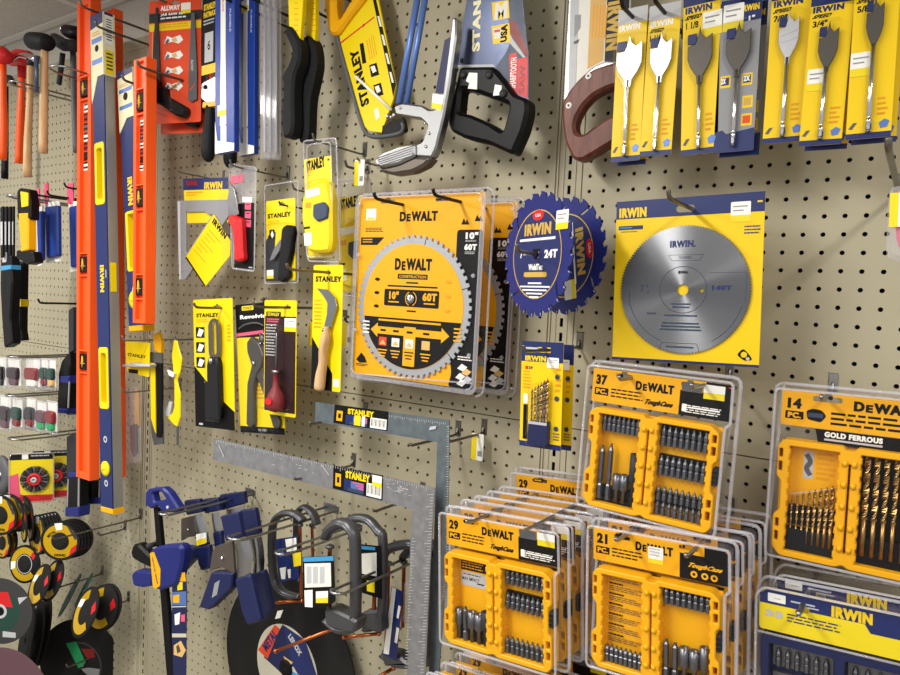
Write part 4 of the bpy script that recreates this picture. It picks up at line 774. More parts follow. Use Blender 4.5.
# ================================================================ small carded tools in the middle
def carded(name, label, cat, tl, tr, bl, h, base='st', group=None, hole=True, C=(0, 0, 1), t=.001, r=.004, hv=.06, hw=.024, hu=.5, **k):
    f = Fr(name, label, cat, tl, tr, bl, h, group=group, **k); f.C = C
    m = MB(f, -t); m.prism(rrect(0, -f.H, f.W, 0, r), -t, 0, base, holes=[slot(hu*f.W, -hv*f.H, min(hw, f.W*.4), .006)] if hole else [])
    return f, m
def bubble(f, pts, d, mt='plastic', rim=False):
    s = MB(f); q = roundp(pts, .006); s.prism(q, -d, -.001, mt, bev=.004, open=True)
    if rim: s.tube([(x, -.0015, z) for x, z in q]+[(q[0][0], -.0015, q[0][1])], .0016, 'rim', 6)
    s.build('blister', f, 'clear plastic blister')
YC = 'yellow carded hand tools'
Cb = (185, 290, 4.5)
f, m = carded('angle_gauge_card', 'angle gauge with a black handle on a yellow and black card', 'gauge', (193.4, 300), (232.8, 300), (196, 426), .12, group=YC, C=Cb, hu=.62)
m.flat(f.uu([(0, .52), (.42, .68), (.42, .7), (1, .86), (1, 1), (0, 1)]), 'ink'); m.T('STANLEY', .08, .108, .66, .14, 'ink', bold=.03); m.lines(.08, .155, .4, .185, 2, 'casedk')
for k in range(3): m.R(.06, .215+k*.118, .29, .30+k*.118, 'ink'); m.flat(f.uu([(.09, .285+k*.118), (.15, .225+k*.118), (.27, .24+k*.118), (.2, .29+k*.118)]), 'white')
m.lines(.86, .2, .95, .34, 5, 'casedk'); m.R(.1, .97, .2, .985, 'lgrey'); m.build('card', f)
m = MB(f); m.prism(rrect(*f.u(.455, .47), *f.u(.745, .15), .2), -.009, -.007, 'brown', holes=[rrect(*f.u(.545, .43), *f.u(.655, .175), .2)], bev=.0005); m.build('blade', f, 'slotted steel blade')
m = MB(f); m.prism(roundp(f.uu([(.45, .5), (.5, .445), (.7, .445), (.745, .5), (.75, .92), (.44, .92)]), .006), -.016, -.003, 'black', bev=.004); m.build('handle', f, 'black plastic handle')
m = MB(f); x, z = f.u(.59, .475); m.lathe([(.007, 0), (.007, .003), (.004, .005), (0, .005)], (x, -.016, z), (0, -1, 0), 'zinc', 16); m.build('clamp_screw', f)
bubble(f, f.uu([(.42, .13), (.78, .13), (.8, .94), (.4, .94)]), .019)
hookthru((222, 308), .12, (194, 299.5), 'holding the angle gauge card', m='wire')

f, m = carded('punch_plier_card', 'black revolving punch pliers on a yellow card half hidden behind the awl card', 'pliers', (235.7, 305), (280, 304), (241, 432), .11, group=YC, C=Cb, hu=.72)
m.R(0, 0, 1, .26, 'ink'); m.R(.15, .015, .42, .05, 'iry2', .002); m.T('STANLEY', .17, .02, .4, .045, 'ink'); m.T('Revolving', .1, .085, .78, .125, 'white', bold=.03); m.flat(f.uu([(0, .225), (.62, .21), (.62, .235), (0, .25)]), 'pink'); m.R(0, .95, 1, 1, 'ink'); m.lines(.4, .6, .62, .75, 5, 'casedk'); m.T('06-223', .42, .963, .6, .98, 'lgrey', res=2); m.build('card', f)
for nm, pts in (('lever_arm', [(276, 235), (295, 210), (330, 240), (352, 300), (340, 350), (318, 380), (305, 440), (305, 610), (290, 622), (274, 605), (278, 420), (298, 340), (278, 280)]), ('punch_arm', [(352, 215), (372, 240), (368, 300), (345, 340), (350, 380), (385, 470), (425, 600), (420, 625), (395, 620), (355, 480), (325, 400), (300, 370), (296, 330), (325, 300), (335, 245)])):
    m = MB(f); PX(m, f, pts, -.014 if nm[0] == 'l' else -.011, -.004, 'dsteel', bev=.002, rnd=.004); m.build(nm, f, 'dark metal plier arm')
m = MB(f); x, z = f.p(345, 220, .014); m.lathe([(.008, 0), (.009, .003), (.007, .005), (0, .005)], (x, -.011, z), (0, -1, 0), 'dsteel', 16)
for k in range(6): m.lathe([(.0022, 0), (.0022, .006), (.0014, .006), (.0014, .004)], (x+.0085*math.cos(k*1.05), -.013, z+.0085*math.sin(k*1.05)), (math.cos(k*1.05), 0, math.sin(k*1.05)), 'steel', 8)
m.build('punch_wheel', f)
m = MB(f); q = f.pp([(240, 175), (270, 155), (320, 148), (352, 160)], .01); m.tube([(x, -.009, z) for x, z in spath(q)], .0016, 'dgrey', 6); m.build('spring', f)
x, z = f.p(310, 330, .014); m = MB(f); m.lathe([(.005, 0), (.005, .002), (.003, .0035), (0, .0035)], (x, -.014, z), (0, -1, 0), 'steel', 14); m.build('pivot_rivet', f)
bubble(f, f.pp([(262, 200), (370, 190), (380, 400), (440, 640), (265, 630)]), .017)
f, m = carded('awl_card', 'scratch awl with a round red handle on a dark card', 'awl', (265, 300), (297.2, 301), (264, 413), .135, group=YC, C=Cb, hu=.72, hw=.02)
m.R(.02, .14, .98, .97, 'maroon'); m.R(.06, .1, .52, .145, 'ink', .002); m.T('STANLEY', .1, .108, .48, .138, 'iry2', bold=.02); m.lines(.08, .16, .5, .2, 2, 'pink', th=.6); m.lines(.06, .21, .4, .5, 11, 'lgrey', th=.4); m.build('card', f)
m = MB(f); x = .52*f.W; m.lathe([(.0005, 0), (.0022, .04*f.H), (.0024, .34*f.H)], (x, -.012, -.27*f.H), (0, 0, -1), 'zinc', 10); m.build('shaft', f, 'steel awl shaft')
m = MB(f); m.lathe([(.004, 0), (.0085, .001), (.0085, .005), (.006, .007), (.0062, .022), (.0075, .034), (.0165, .05), (.020, .064), (.0195, .074), (.013, .083), (.003, .086)], (x, -.012, -.6*f.H), (0, 0, -1), 'dred', 18); m.lathe([(.0088, 0), (.0088, .006)], (x, -.012, -.602*f.H), (0, 0, -1), 'zinc', 14); m.prism(ell(x, -.6*f.H-.062, .010, .007), -.0325, -.031, 'red'); m.build('handle', f, 'round red handle')
f.C = (0, 0, 1); sticker(f, 284.5, 318, 296, 332, .0015); bubble(f, f.uu([(.4, .2), (.62, .2), (.62, .55), (.95, .78), (.9, .94), (.1, .94), (.08, .8), (.4, .55)]), .03)
hookthru((286, 307.5), .135, (253, 297), 'holding the scratch awl card', m='wire')

Cc = (290, 255, 3.97)
f, m = carded('hook_knife_card', 'hook bladed knife with a wooden handle on a yellow card', 'knife', (314, 265), (343.6, 266.3), (311.4, 388.5), .14, group=YC, C=Cc, hu=.5, hw=.014)
m.flat(f.uu([(0, .58), (.72, .86), (.72, 1), (0, 1)]), 'ink'); m.R(.76, .9, .95, .96, 'white'); m.T('STANLEY', .08, .09, .96, .135, 'ink', bold=.03); m.lines(.06, .28, .34, .52, 8, 'casedk', th=.35); m.build('card', f)
m = MB(f); PX(m, f, [(105, 132), (150, 138), (178, 168), (186, 205), (172, 250), (160, 292), (133, 290), (146, 235), (148, 190), (130, 160)], -.008, -.006, 'steel', bev=.0005, rnd=.003); m.build('blade', f, 'curved steel blade')
m = MB(f); q = f.pp([(146, 285), (144, 310), (142, 335), (132, 385), (132, 430), (124, 475), (119, 520), (118, 538)], .012); m.tube([(a, -.013, b) for a, b in spath(q, 3)], [.0055, .0058, .0062, .0075, .0085, .0092, .0096, .0095, .0088, .0085, .0085, .0085, .0088, .0092, .0098, .0104, .0108, .011, .011, .0105, .009, .005], 'wood', 12); m.build('handle', f, 'pale wooden handle')
m = MB(f); x, z = f.p(145, 298, .01); m.lathe([(.0062, 0), (.0066, .003), (.0062, .006)], (x, -.013, z+.003), (-.1, 0, -1), 'steel', 12); m.build('ferrule', f)
hookthru((329, 272.5), .14, (287, 257), 'holding the hook bladed knife card', m='wire', drop=0)

Cd = (290, 130, 4.5)
f = Fr('utility_knife_pack', 'large yellow utility knife in a clear plastic pack', 'knife', (303.3, 141), (336.7, 137.8), (307.8, 261), .13, group=YC); f.C = Cd
m = MB(f, -.002); PX(m, f, [(63, 132), (186, 115), (196, 575), (82, 578)], -.002, -.0005, 'st', rnd=.004); m.TP('STANLEY', 72, 138, 158, 168, 'ink', bold=.03, tilt=4); m.TP('TM', 164, 130, 178, 138, 'ink')
for k in range(3): m.P([(78, 180+k*12), (105-k*4, 177+k*12), (105-k*4, 181+k*12), (78, 184+k*12)], 'casedk')
m.build('card', f)
m = MB(f); PX(m, f, [(70, 262), (110, 232), (150, 224), (170, 236), (182, 300), (186, 500), (176, 548), (120, 552), (78, 545), (66, 500), (48, 400), (50, 310)], -.022, -.004, 'st', bev=.005, rnd=.008); m.y = -.022; m.P([(63, 437), (90, 433), (90, 443), (63, 447)], 'ink'); m.P([(70, 330), (95, 325), (95, 350), (70, 352)], 'casedk'); m.build('knife_body', f, 'yellow knife body')
m = MB(f); PX(m, f, [(102, 335), (150, 322), (168, 345), (165, 395), (120, 412), (100, 390)], -.027, -.021, 'mdk', bev=.002, rnd=.004); m.build('slider', f, 'dark slide button')
m = MB(f); PX(m, f, [(70, 272), (130, 258), (135, 290), (72, 308)], -.0226, -.0215, 'white'); m.build('paper_label', f, 'white paper label'); m = MB(f); PX(m, f, [(62, 465), (95, 460), (98, 515), (66, 522)], -.0226, -.0215, 'white'); m.build('price_sticker', f)
m = MB(f); PX(m, f, [(60, 50), (210, 35), (228, 595), (80, 592)], -.001, 0, 'plastic', rnd=.008); PX(m, f, [(56, 250), (100, 220), (186, 215), (196, 555), (75, 575), (45, 400)], -.026, -.001, 'plastic', bev=.004, rnd=.008, open=True)
q = roundp(f.pp([(62, 50), (210, 36), (227, 595), (82, 590)]), .008); m.tube([(a, -.001, b) for a, b in q+[q[0]]], .0018, 'rim', 6); q = roundp(f.pp([(85, 70), (190, 55), (206, 570), (84, 572)]), .008); m.tube([(a, -.005, b) for a, b in q+[q[0]]], .0014, 'rim', 6); m.build('blister', f, 'clear plastic blister')
d = dup(f.o, (.024, .075, -.065), 'second yellow utility knife pack deeper on the same hook, mostly hidden')
hk = hook((321, 146), .15, 'holding the yellow utility knife packs', m='wire', r=.002); hk.location = (f.A+f.X*.5*f.W-f.Z*.045*f.H); hk.location.y = 0

f, m = carded('folding_knife_card', 'black folding knife on a yellow card in clear plastic', 'knife', (266.4, 201.5), (295.5, 201.5), (266.6, 281.3), .10, group=YC, C=(170, 160, 4.823), hu=.55, hw=.018)
m.T('STANLEY', .06, .16, .86, .22, 'ink', bold=.03); m.lines(.08, .25, .5, .3, 3, 'casedk'); m.flat(f.uu([(0, .5), (.2, .35), (.34, .4), (.3, .62), (.55, .62), (.8, .9), (.8, 1), (0, 1)]), 'char'); m.R(.12, .36, .3, .48, 'ink'); m.flat(f.uu([(.16, .42), (.22, .37), (.28, .43), (.22, .47)]), 'white'); m.R(.02, .86, .26, .97, 'white'); m.R(.02, .93, .26, .97, 'iry2'); m.build('card', f)
m = MB(f); PX(m, f, [(480, 485), (500, 430), (530, 385), (545, 380), (525, 440), (500, 478)], -.009, -.007, 'zinc', rnd=.002); m.build('blade', f, 'open steel blade')
m = MB(f); PX(m, f, [(535, 330), (555, 312), (588, 315), (595, 345), (582, 440), (565, 510), (572, 560), (545, 590), (515, 580), (520, 500), (528, 420)], -.014, -.003, 'black', bev=.003, rnd=.005); m.build('handle', f, 'black knife handle')
q = roundp(f.uu([(-.06, -.2), (1.08, -.2), (1.08, 1.03), (-.06, 1.03)]), .006); m = MB(f); m.prism(q, -.0002, .0008, 'plastic'); m.tube([(a, 0, b) for a, b in q+[q[0]]], .0015, 'rim', 6); m.prism(roundp(f.uu([(.04, .3), (.96, .3), (.96, .99), (.04, .99)]), .006), -.018, -.0015, 'plastic', bev=.004, open=True); m.build('blister', f, 'clear plastic blister')
hookthru((288, 206), .10, (279, 202), 'holding the folding knife card', m='blkwire', r=.002, up=.006)

f = Fr('pocket_knife_pack', 'red handled knife in a clear pack with a black card beside the yellow tagged square', 'knife', (230.5, 165), (256, 167.5), (233, 268), .125, group='carded knives'); f.C = (170, 160, 4.823)
m = MB(f, -.001); PX(m, f, [(290, 20), (415, 38), (405, 535), (305, 522)], -.001, 0, 'plasticmilk', rnd=.005); PX(m, f, [(326, 210), (405, 205), (403, 528), (308, 518)], -.0016, -.001, 'ink', rnd=.003); m.y = -.0016
m.TP('EBS', 293, 78, 355, 106, 'pink', bold=.04); m.P([(350, 178), (396, 180), (396, 205), (350, 203)], 'white')
for k in range(3): m.P([(362, 206+k*42), (391, 206+k*42), (390, 240+k*42), (361, 238+k*42)], 'pink'); m.P([(366, 212+k*42), (386, 212+k*42), (386, 218+k*42), (366, 218+k*42)], 'dred')
m.P([(380, 515), (398, 517), (398, 522), (380, 520)], 'lgrey'); m.build('card', f, 'milky and black card')
m = MB(f); PX(m, f, [(288, 115), (305, 130), (318, 180), (330, 262), (300, 275), (278, 262), (275, 190)], -.011, -.008, 'zinc', bev=.0006, rnd=.003); m.build('blade', f, 'steel blade')
m = MB(f); PX(m, f, [(274, 268), (300, 262), (338, 284), (342, 340), (346, 440), (350, 480), (325, 492), (302, 480), (304, 420), (296, 340), (278, 300)], -.018, -.004, 'red', bev=.004, rnd=.006); m.build('handle', f, 'red plastic handle')
q = roundp(f.pp([(288, 18), (418, 36), (408, 538), (302, 524)]), .006); m = MB(f); m.tube([(a, -.001, b) for a, b in q+[q[0]]], .0015, 'rim', 6); m.prism(roundp(f.pp([(275, 110), (340, 110), (360, 300), (360, 505), (290, 500), (268, 280)]), .006), -.021, -.001, 'plastic', bev=.004, open=True); m.build('blister', f, 'clear plastic blister')
hk = hook((241, 170), .16, 'holding the red handled knife pack', m='wire', r=.002); hk.location = (f.A+f.X*.5*f.W-f.Z*.06*f.H); hk.location.y = 0

f = Fr('rafter_square', 'grey metal layout square with a yellow tag hanging on it', 'square', (178, 200), (230, 199), (179, 280), .11, group='squares with tags'); f.C = (170, 160, 4.823)
m = MB(f, -.001); PX(m, f, [(63, 90), (282, 84), (282, 300), (75, 305)], .0005, .0015, 'iry2', rnd=.003); m.y = .0005; m.P([(63, 90), (282, 84), (282, 140), (64, 146)], 'irb'); m.P([(76, 100), (130, 98), (134, 122), (80, 124)], 'dred'); m.TP('IRWIN', 166, 107, 252, 138, 'iry', bold=.04); m.lines(.1, -.03, .5, .0, 3, 'casedk') if 0 else None; m.P([(78, 155), (160, 152), (160, 158), (78, 161)], 'casedk'); m.P([(78, 168), (130, 166), (130, 171), (78, 173)], 'casedk'); m.build('backing_card', f, 'blue and yellow backing card')
m = MB(f, -.004); PX(m, f, [(35, 196), (290, 190), (296, 250), (278, 275), (72, 578), (42, 580)], -.004, 0, 'grey', holes=[[(75, 245), (85, 252), (165, 250), (185, 265), (205, 262), (80, 450), (76, 440)]], bev=.0008); m.P([(36, 200), (48, 200), (54, 575), (44, 575)], 'lgrey')
for k in range(30): m.P([(55, 215+k*11.5), (60+(k % 4 == 0)*5, 215+k*11.5), (60+(k % 4 == 0)*5, 217+k*11.5), (55, 217+k*11.5)], 'dgrey')
m.build('blade', f, 'grey metal plate')
m = MB(f, -.0068); PX(m, f, [(212, 262), (292, 392), (290, 460), (168, 612), (74, 470)], -.0068, -.0062, 'st', rnd=.002); m.TB('IRWIN', 208, 290, 270, 372, 24, 'ink'); m.P([(74, 470), (80, 466), (172, 606), (168, 612)], 'ink'); m.P([(205, 285), (210, 268), (275, 375), (268, 385)], 'ink') if 0 else None
for k in range(7): x, y = 190-k*12, 335+k*16; m.P([(x, y), (x+55-k % 3*14, y+62-k % 3*16), (x+52-k % 3*14, y+65-k % 3*16), (x-3, y+3)], 'casedk')
m.build('hang_tag', f, 'yellow printed tag')
hook((177.5, 172), .13, 'holding the grey layout square', m='zinc', r=.0016, up=.004)
for px, L, t in (((311, 322), .10, 'with a price tag left of the hook bladed knife card'), ((345, 322), .09, 'with a price tag right of the hook bladed knife card'), ((357, 160), .09, 'with a price tag beside the hacksaw grip')): hook(px, L, t, m='wire', r=.002, tagged=.004, up=.004)
hook((292, 189), .09, 'empty above the folding knife card', m='wire', r=.002); 

# carded drill bit set under the blue saw blades
f, m = carded('drill_bit_card', 'small blue and yellow card of drill bits below the blue saw blades', 'drill bit', (522.4, 340.8), (563.9, 345), (519.7, 445), .13, base='iry', C=(500, 330, 4.82), hole=True, hu=.55, hv=.075)
for a, b, c, d in ((0, .0, 1, .05), (0, .05, .4, .1), (.7, .05, 1, .1), (0, .1, 1, .19)): m.R(a, b, c, d, 'irb')
m.R(0, .95, 1, 1, 'irb'); m.T('IRWIN', .09, .135, .6, .185, 'iry', bold=.04); m.R(.09, .055, .4, .075, 'lgrey', .001); m.R(.1, .235, .17, .265, 'red'); m.T('29', .18, .235, .28, .265, 'irb', bold=.03); m.lines(.05, .28, .25, .46, 6, 'casedk'); m.R(.08, .5, .19, .59, 'white'); m.R(.08, .6, .19, .93, 'ink'); m.lines(.84, .24, .96, .48, 5, 'casedk')
for v in (.32, .52, .8): m.flat(ell(*f.u(.88, v), .004, n=14), 'mdk')
m.lines(.82, .84, .98, .92, 3, 'dgrey'); m.build('card', f)
for k in range(6): bits(f, .31+k*.072, .36+k*.072, .44-k*.022, .9, 1, -.008, .0015+.0002*k, 'goldbit' if k % 2 else 'brown', 'drill', 'drill_bit')
m = MB(f); m.prism(roundp(f.uu([(.28, .745), (.75, .735), (.74, .965), (.26, .975)]), .002), -.012, -.001, 'dblue', bev=.001); m.prism(rrect(*f.u(.29, .77), *f.u(.73, .745)), -.0125, -.011, 'lgrey'); m.build('pouch', f, 'dark blue pouch'); sticker(f, 228, 132, 283, 186, .0016, 'white'); bubble(f, f.uu([(.25, .4), (.8, .34), (.8, .98), (.22, .98)]), .016)
hookthru((545, 350), .13, (524, 341), 'holding the small card of drill bits', m='wire', r=.0025)
dup(f.o, (.004, .03, -.004), 'second card of drill bits behind the small blue and yellow one')
# item at the right edge
hk = hook((888, 148), .30, 'close to the lens at the right edge above a pink pack', m='wire', r=.0035, up=.01)
f = Fr('pink_tool_pack', 'pink plastic pack with a yellow tag cut off by the right edge', 'pack', (889, 188), (945, 182), (886, 262), .26)
m = MB(f); m.prism(roundp(f.uu([(.05, 0), (.9, 0), (1, .1), (1, 1), (0, 1), (.0, .15)]), .012), -.012, 0, 'plasticmilk', bev=.005); m.build('pouch', f, 'milky plastic pouch')
m = MB(f, -.0135); m.prism(roundp(f.uu([(.1, .03), (.8, -.1), (1, .1), (1, .9), (.2, .9)]), .02), -.0105, -.003, 'pink', bev=.003); m.build('pink_insert', f)
m = MB(f, -.0145); m.prism(rrect(*f.u(.04, .55), *f.u(.6, .1), .002), -.0145, -.0125, 'white'); m.flat(rrect(*f.u(.04, .55), *f.u(.2, .1)), 'iry2'); m.build('price_tag', f)

# ================================================================ spirit levels, far left of the middle
LV = 'spirit levels hanging by their ends'
def vial(f, u, v, s=.5):
    m = MB(f); x, z = f.u(u, v); w = .30*f.W; m.prism(rrect(x-w, z-.02, x+w, z+.02, .004), .001, .022, 'ink', bev=.001); m.tube([(x-w*.3, .002, z-.014), (x, -.001, z), (x-w*.3, .002, z+.014)], [.0022, .003, .0022], 'case', 8); m.tube([(x-w*.6, .0, z-.004), (x+w*.5, .0, z-.004)], .0008, 'lgrey', 6); m.build('vial', f, 'black window with a yellow bubble vial')
def orange_level(label, tl, tr, bl, h, vials, lab):
    f = Fr('spirit_level', label, 'level', tl, tr, bl, h, group=LV); W, H = f.W, f.H; D = .026; m = MB(f)
    for a, b in ((0, .2), (.8, 1)): m.prism(rrect(a*W, -H, b*W, 0), 0, D, 'orange', bev=.0012)
    m.prism(rrect(.19*W, -H, .81*W, 0), .009, .017, 'orange')
    edges = sorted([0, 1]+vials); vs = [(0, .012), (.985, 1)]
    for v in vials: vs += [(v-.05*.6/H, v-.026/H), (v+.026/H, v+.05*.6/H)]
    for a, b in vs: m.prism(rrect(.19*W, -b*H, .81*W, -a*H), .001, D-.001, 'orange', bev=.0008)
    m.build('body', f, 'orange ribbed body')
    for v in vials: vial(f, .5, v)
    if lab:
        m = MB(f, .0085)
        a, b = lab; n = 7
        for k in range(n): m.R(.28, a+(b-a)*k/n, .74, a+(b-a)*(k+.9)/n, ('paper', 'dred', 'dgrey', 'paper', 'dred', 'ink', 'white')[k]); 
        m.lines(.3, a, .7, b, 14, 'ink'); m.build('sticker', f, 'white and red printed sticker')
    return f
def blue_level(label, tl, tr, bl, h, sleeve, holes, txt, vials):
    f = Fr('spirit_level', label, 'level', tl, tr, bl, h, group=LV); W, H = f.W, f.H; D = .027; m = MB(f, .0)
    hs = [rrect(*f.u(.2, b), *f.u(.8, a), .008) for a, b in holes]
    m.prism(rrect(0, -H, W, 0), 0, .003, 'irb', holes=hs); m.prism(rrect(0, -H, W, 0), .003, D, 'alup', holes=hs, bev=.0008)
    m.TP if 0 else None
    x, z = f.u(.5, (txt[0]+txt[1])/2); m.text('IRWIN', x, z, (txt[1]-txt[0])*H, W*.34, 'iry', -90, bold=.035); m.lines(.8, txt[0]+.01, .9, txt[1]-.01, 1, 'lgrey'); 
    for v in (.86, .95): m.flat(ell(*f.u(.5, v), W*.16, n=16), 'lgrey'); m.flat(ell(*f.u(.5, v), W*.08, n=12), 'irb')
    m.build('body', f, 'blue and silver body')
    for a, b in holes:
        m = MB(f); o = rrect(*f.u(.1, b+.008), *f.u(.9, a-.008), .008); i = rrect(*f.u(.26, b-.004), *f.u(.74, a+.004), .006); m.prism(o, -.002, D+.001, 'st', holes=[i], bev=.001); m.build('grip_insert', f, 'yellow grip insert')
    for v in vials:
        m = MB(f); x, z = f.u(.5, v); m.lathe([(W*.36, 0), (W*.36, .003), (W*.22, .004), (0, .004)], (x, 0, z), (0, -1, 0), 'st', 20); m.tube([(x-W*.16, -.0035, z-.003), (x+W*.16, -.0035, z+.003)], .002, 'iry2', 8); m.build('vial', f, 'round yellow vial')
    m = MB(f); z = -(.53)*H; m.prism(rrect(W, z-.03, W+.0, z+.03), .008, .02, 'iry2') if 0 else m.box(W-.002, .006, z-.035, W+.0012, .021, z+.035, 'st'); m.build('side_vial', f, 'yellow vial in the side')
    m = MB(f); m.prism(rrect(-.001, -H-.014, W+.001, -H), -.001, D+.001, 'case', bev=.002); m.build('end_cap', f, 'yellow end cap')
    m = MB(f, -.0015); a, b = sleeve
    m.prism(f.uu([(-.03, a), (1.03, a), (1.03, b), (.5, b), (.1, b+.04), (-.03, b+.05)]), -.0015, D+.0015, 'cream'); m.flat(f.uu([(-.03, a), (1.03, a), (1.03, a+.022), (-.03, a+.028)]), 'irb')
    for v in (.38, .72): m.R(.05, a+(b-a)*v, .95, a+(b-a)*(v+.08), 'steelblue')
    m.lines(.1, a+(b-a)*.28, .8, a+(b-a)*.36, 2, 'casedk'); m.flat(ell(*f.u(.5, a+(b-a)*.55), W*.16, n=12), 'ink')
    y = m.y
    sd = MB(f); xx = W+W*.03+.0002
    for a0, b0, k in ((.0, .3, 'irb'), (.04, .5, 'white'), (.6, .98, 'iry2')):
        za, zb = -(a+(b-a)*a0)*H, -(a+(b-a)*b0)*H; xx += .0002; m.add([(xx, .003, za), (xx, D-.003, za), (xx, D-.003, zb), (xx, .003, zb)], [(0, 1, 2, 3)], k)
    for k in range(9): za = -(a+(b-a)*(.1+.04*k))*H; m.add([(xx+.0002, .007, za), (xx+.0002, D-.007, za), (xx+.0002, D-.007, za-.002), (xx+.0002, .007, za-.002)], [(0, 1, 2, 3)], 'ink')
    for k in range(5): za = -(a+(b-a)*(.64+.06*k))*H; m.add([(xx+.0002, .006, za), (xx+.0002, D-.006, za), (xx+.0002, D-.006, za-.004), (xx+.0002, .006, za-.004)], [(0, 1, 2, 3)], 'brown')
    m.build('card_sleeve', f, 'cream and blue printed card sleeve'); return f
orange_level('long orange level hanging leftmost in front of the longer blue level', (77, 2), (90.5, -1), (76, 477), .19, [.18, .545, .75], (.21, .35))
blue_level('long blue and silver level between two long orange levels', (91, 17), (102.5, 13.5), (101, 506), .20, (0, .125), [(.265, .375), (.68, .79)], (.505, .56), [.92])
orange_level('long orange level behind the long blue and silver one', (103, 12), (113, 8.5), (106.5, 476), .13, [.2, .55, .8], None)
blue_level('short blue and silver level half behind the short orange one', (118, 73), (132, 69), (129, 326), .17, (0, .19), [(.56, .78)], (.42, .53), [.9])
orange_level('short orange level hanging right of the short blue one', (133.5, 60), (146, 56), (132.5, 323), .20, [.16, .52, .86], (.22, .42))
for tip, L, t in (((80, 6), .23, 'through the long orange level'), ((95, 26), .23, 'through the long blue level'), ((122, 80), .2, 'through the short blue level'), ((137, 66), .23, 'through the short orange level')): hook(tip, L, t, m='wire', r=.003)

# ================================================================ packs at the top left
Ca = (140, 0, 4.82)
f, m = carded('wallboard_saw_card', 'orange card with a black keyhole saw and spare blade at the top left', 'saw', (149.5, 2), (201.5, -1), (149.5, 124.5), .148, hr='level', base='ored', C=Ca, group='saws on orange cards', hv=.03)
m.R(0, .1, 1, .175, 'char'); m.R(0, .185, 1, .245, 'iry'); m.T('ALLWAY', .22, .045, .6, .085, 'white', bold=.04); m.T('JAB SAW SET', .22, .105, .7, .13, 'white', bold=.03); m.lines(.22, .14, .75, .165, 1, 'white'); m.lines(.25, .195, .8, .235, 2, 'casedk'); m.R(.62, .035, .8, .09, 'white'); m.R(.62, .09, .8, .12, 'iry2')
for k in range(4):
    v = .29+.125*k; m.flat(f.uu([(.3, v+.06), (.35, v), (.45, v+.02), (.6, v), (.66, v+.04), (.58, v+.07), (.45, v+.05)]), 'white'); m.flat(f.uu([(.44, v+.03), (.52, v+.015), (.55, v+.05), (.47, v+.055)]), 'tan'); m.flat(f.uu([(.31, v+.05), (.37, v+.02), (.4, v+.04), (.34, v+.07)]), 'dgrey')
m.R(.06, .25, .07, .75, 'tan'); m.build('card', f)
m = MB(f, -.006); m.prism(f.uu([(.15, .06), (.19, .06), (.245, .66), (.075, .66), (.1, .4)]), -.006, -.004, 'char', bev=.0004); x, z = f.u(.15, .53); m.text('ALLWAY', x, z, .026*f.H/.26, .007, 'lgrey', -90, bold=.02); m.build('blade', f, 'black tapered blade')
m = MB(f); m.prism(roundp(f.uu([(.07, .65), (.25, .65), (.27, .72), (.4, .715), (.42, .79), (.8, .89), (.82, .93), (.74, .975), (.62, .96), (.3, .86), (.08, .82)]), .006), -.022, -.002, 'black', bev=.004); m.build('handle', f, 'black plastic handle')
m = MB(f, -.007); m.prism(f.uu([(.84, .13), (.9, .13), (.95, .6), (.95, .82), (.86, .84), (.78, .82), (.8, .5)]), -.007, -.005, 'dgrey', bev=.0004); x, z = f.u(.86, .55); m.text('ALLWAY', x, z, .026, .006, 'lgrey', -90, bold=.02); m.flat(f.uu([(.82, .74), (.92, .69), (.92, .7), (.82, .755)]), 'ored'); m.build('spare_blade', f, 'grey spare blade')
bubble(f, f.uu([(.03, .12), (.3, .12), (.45, .68), (.9, .86), (.84, .99), (.04, .9)]), .026)
dup(f.o, f.Y*.032+Vector((.012, 0, -.016)), 'second orange saw card behind the front one, only its lower edge showing')
hookthru((175, 6), .11, (152, -8), 'holding the orange saw cards', m='wire')

f, m = carded('folding_saw_card', 'folding saw with a dark green black handle on a black card', 'saw', (203, -4), (217, -6), (202, 76), .12, base='ink', C=(195, 0, 3.97), hole=False, group='cards beside the blue sleeves')
m.T('STANLEY', .1, .12, .95, .2, 'iry', bold=.03); m.T('FATMAX', .1, .22, .95, .29, 'iry', bold=.03); m.R(.2, .48, .8, .85, 'lgrey'); m.T('6', .4, .58, .6, .7, 'ink'); m.lines(.1, .32, .95, .4, 2, 'lgrey'); m.R(.0, .88, 1, 1, 'iry'); m.build('card', f)
m = MB(f); PX(m, f, [(25, 330), (80, 300), (80, 410), (50, 415), (22, 390)], -.014, 0, 'zinc', bev=.002, rnd=.003); p = f.p(42, 346, .014); m.lathe([(.005, 0), (.005, .002), (0, .002)], (p[0], -.014, p[1]), (0, -1, 0), 'ink', 12); m.build('hinge', f, 'silver hinge')
m = MB(f); PX(m, f, [(30, 405), (85, 400), (82, 420), (28, 428)], -.015, .002, 'case', bev=.001); m.build('collar', f, 'yellow collar')
m = MB(f); q = f.pp([(55, 420), (53, 480), (48, 560), (46, 610), (48, 640)], .01); m.tube([(a, -.006, b) for a, b in spath(q, 3)], [.010, .0105, .011, .012, .013, .014, .0145, .015, .0155, .015, .013, .010, .005], 'rubber', 12); m.build('handle', f, 'dark rubber handle')
d = dup(f.o, (.012, .05, -.006), 'second folding saw card behind the first, only its handle end showing')
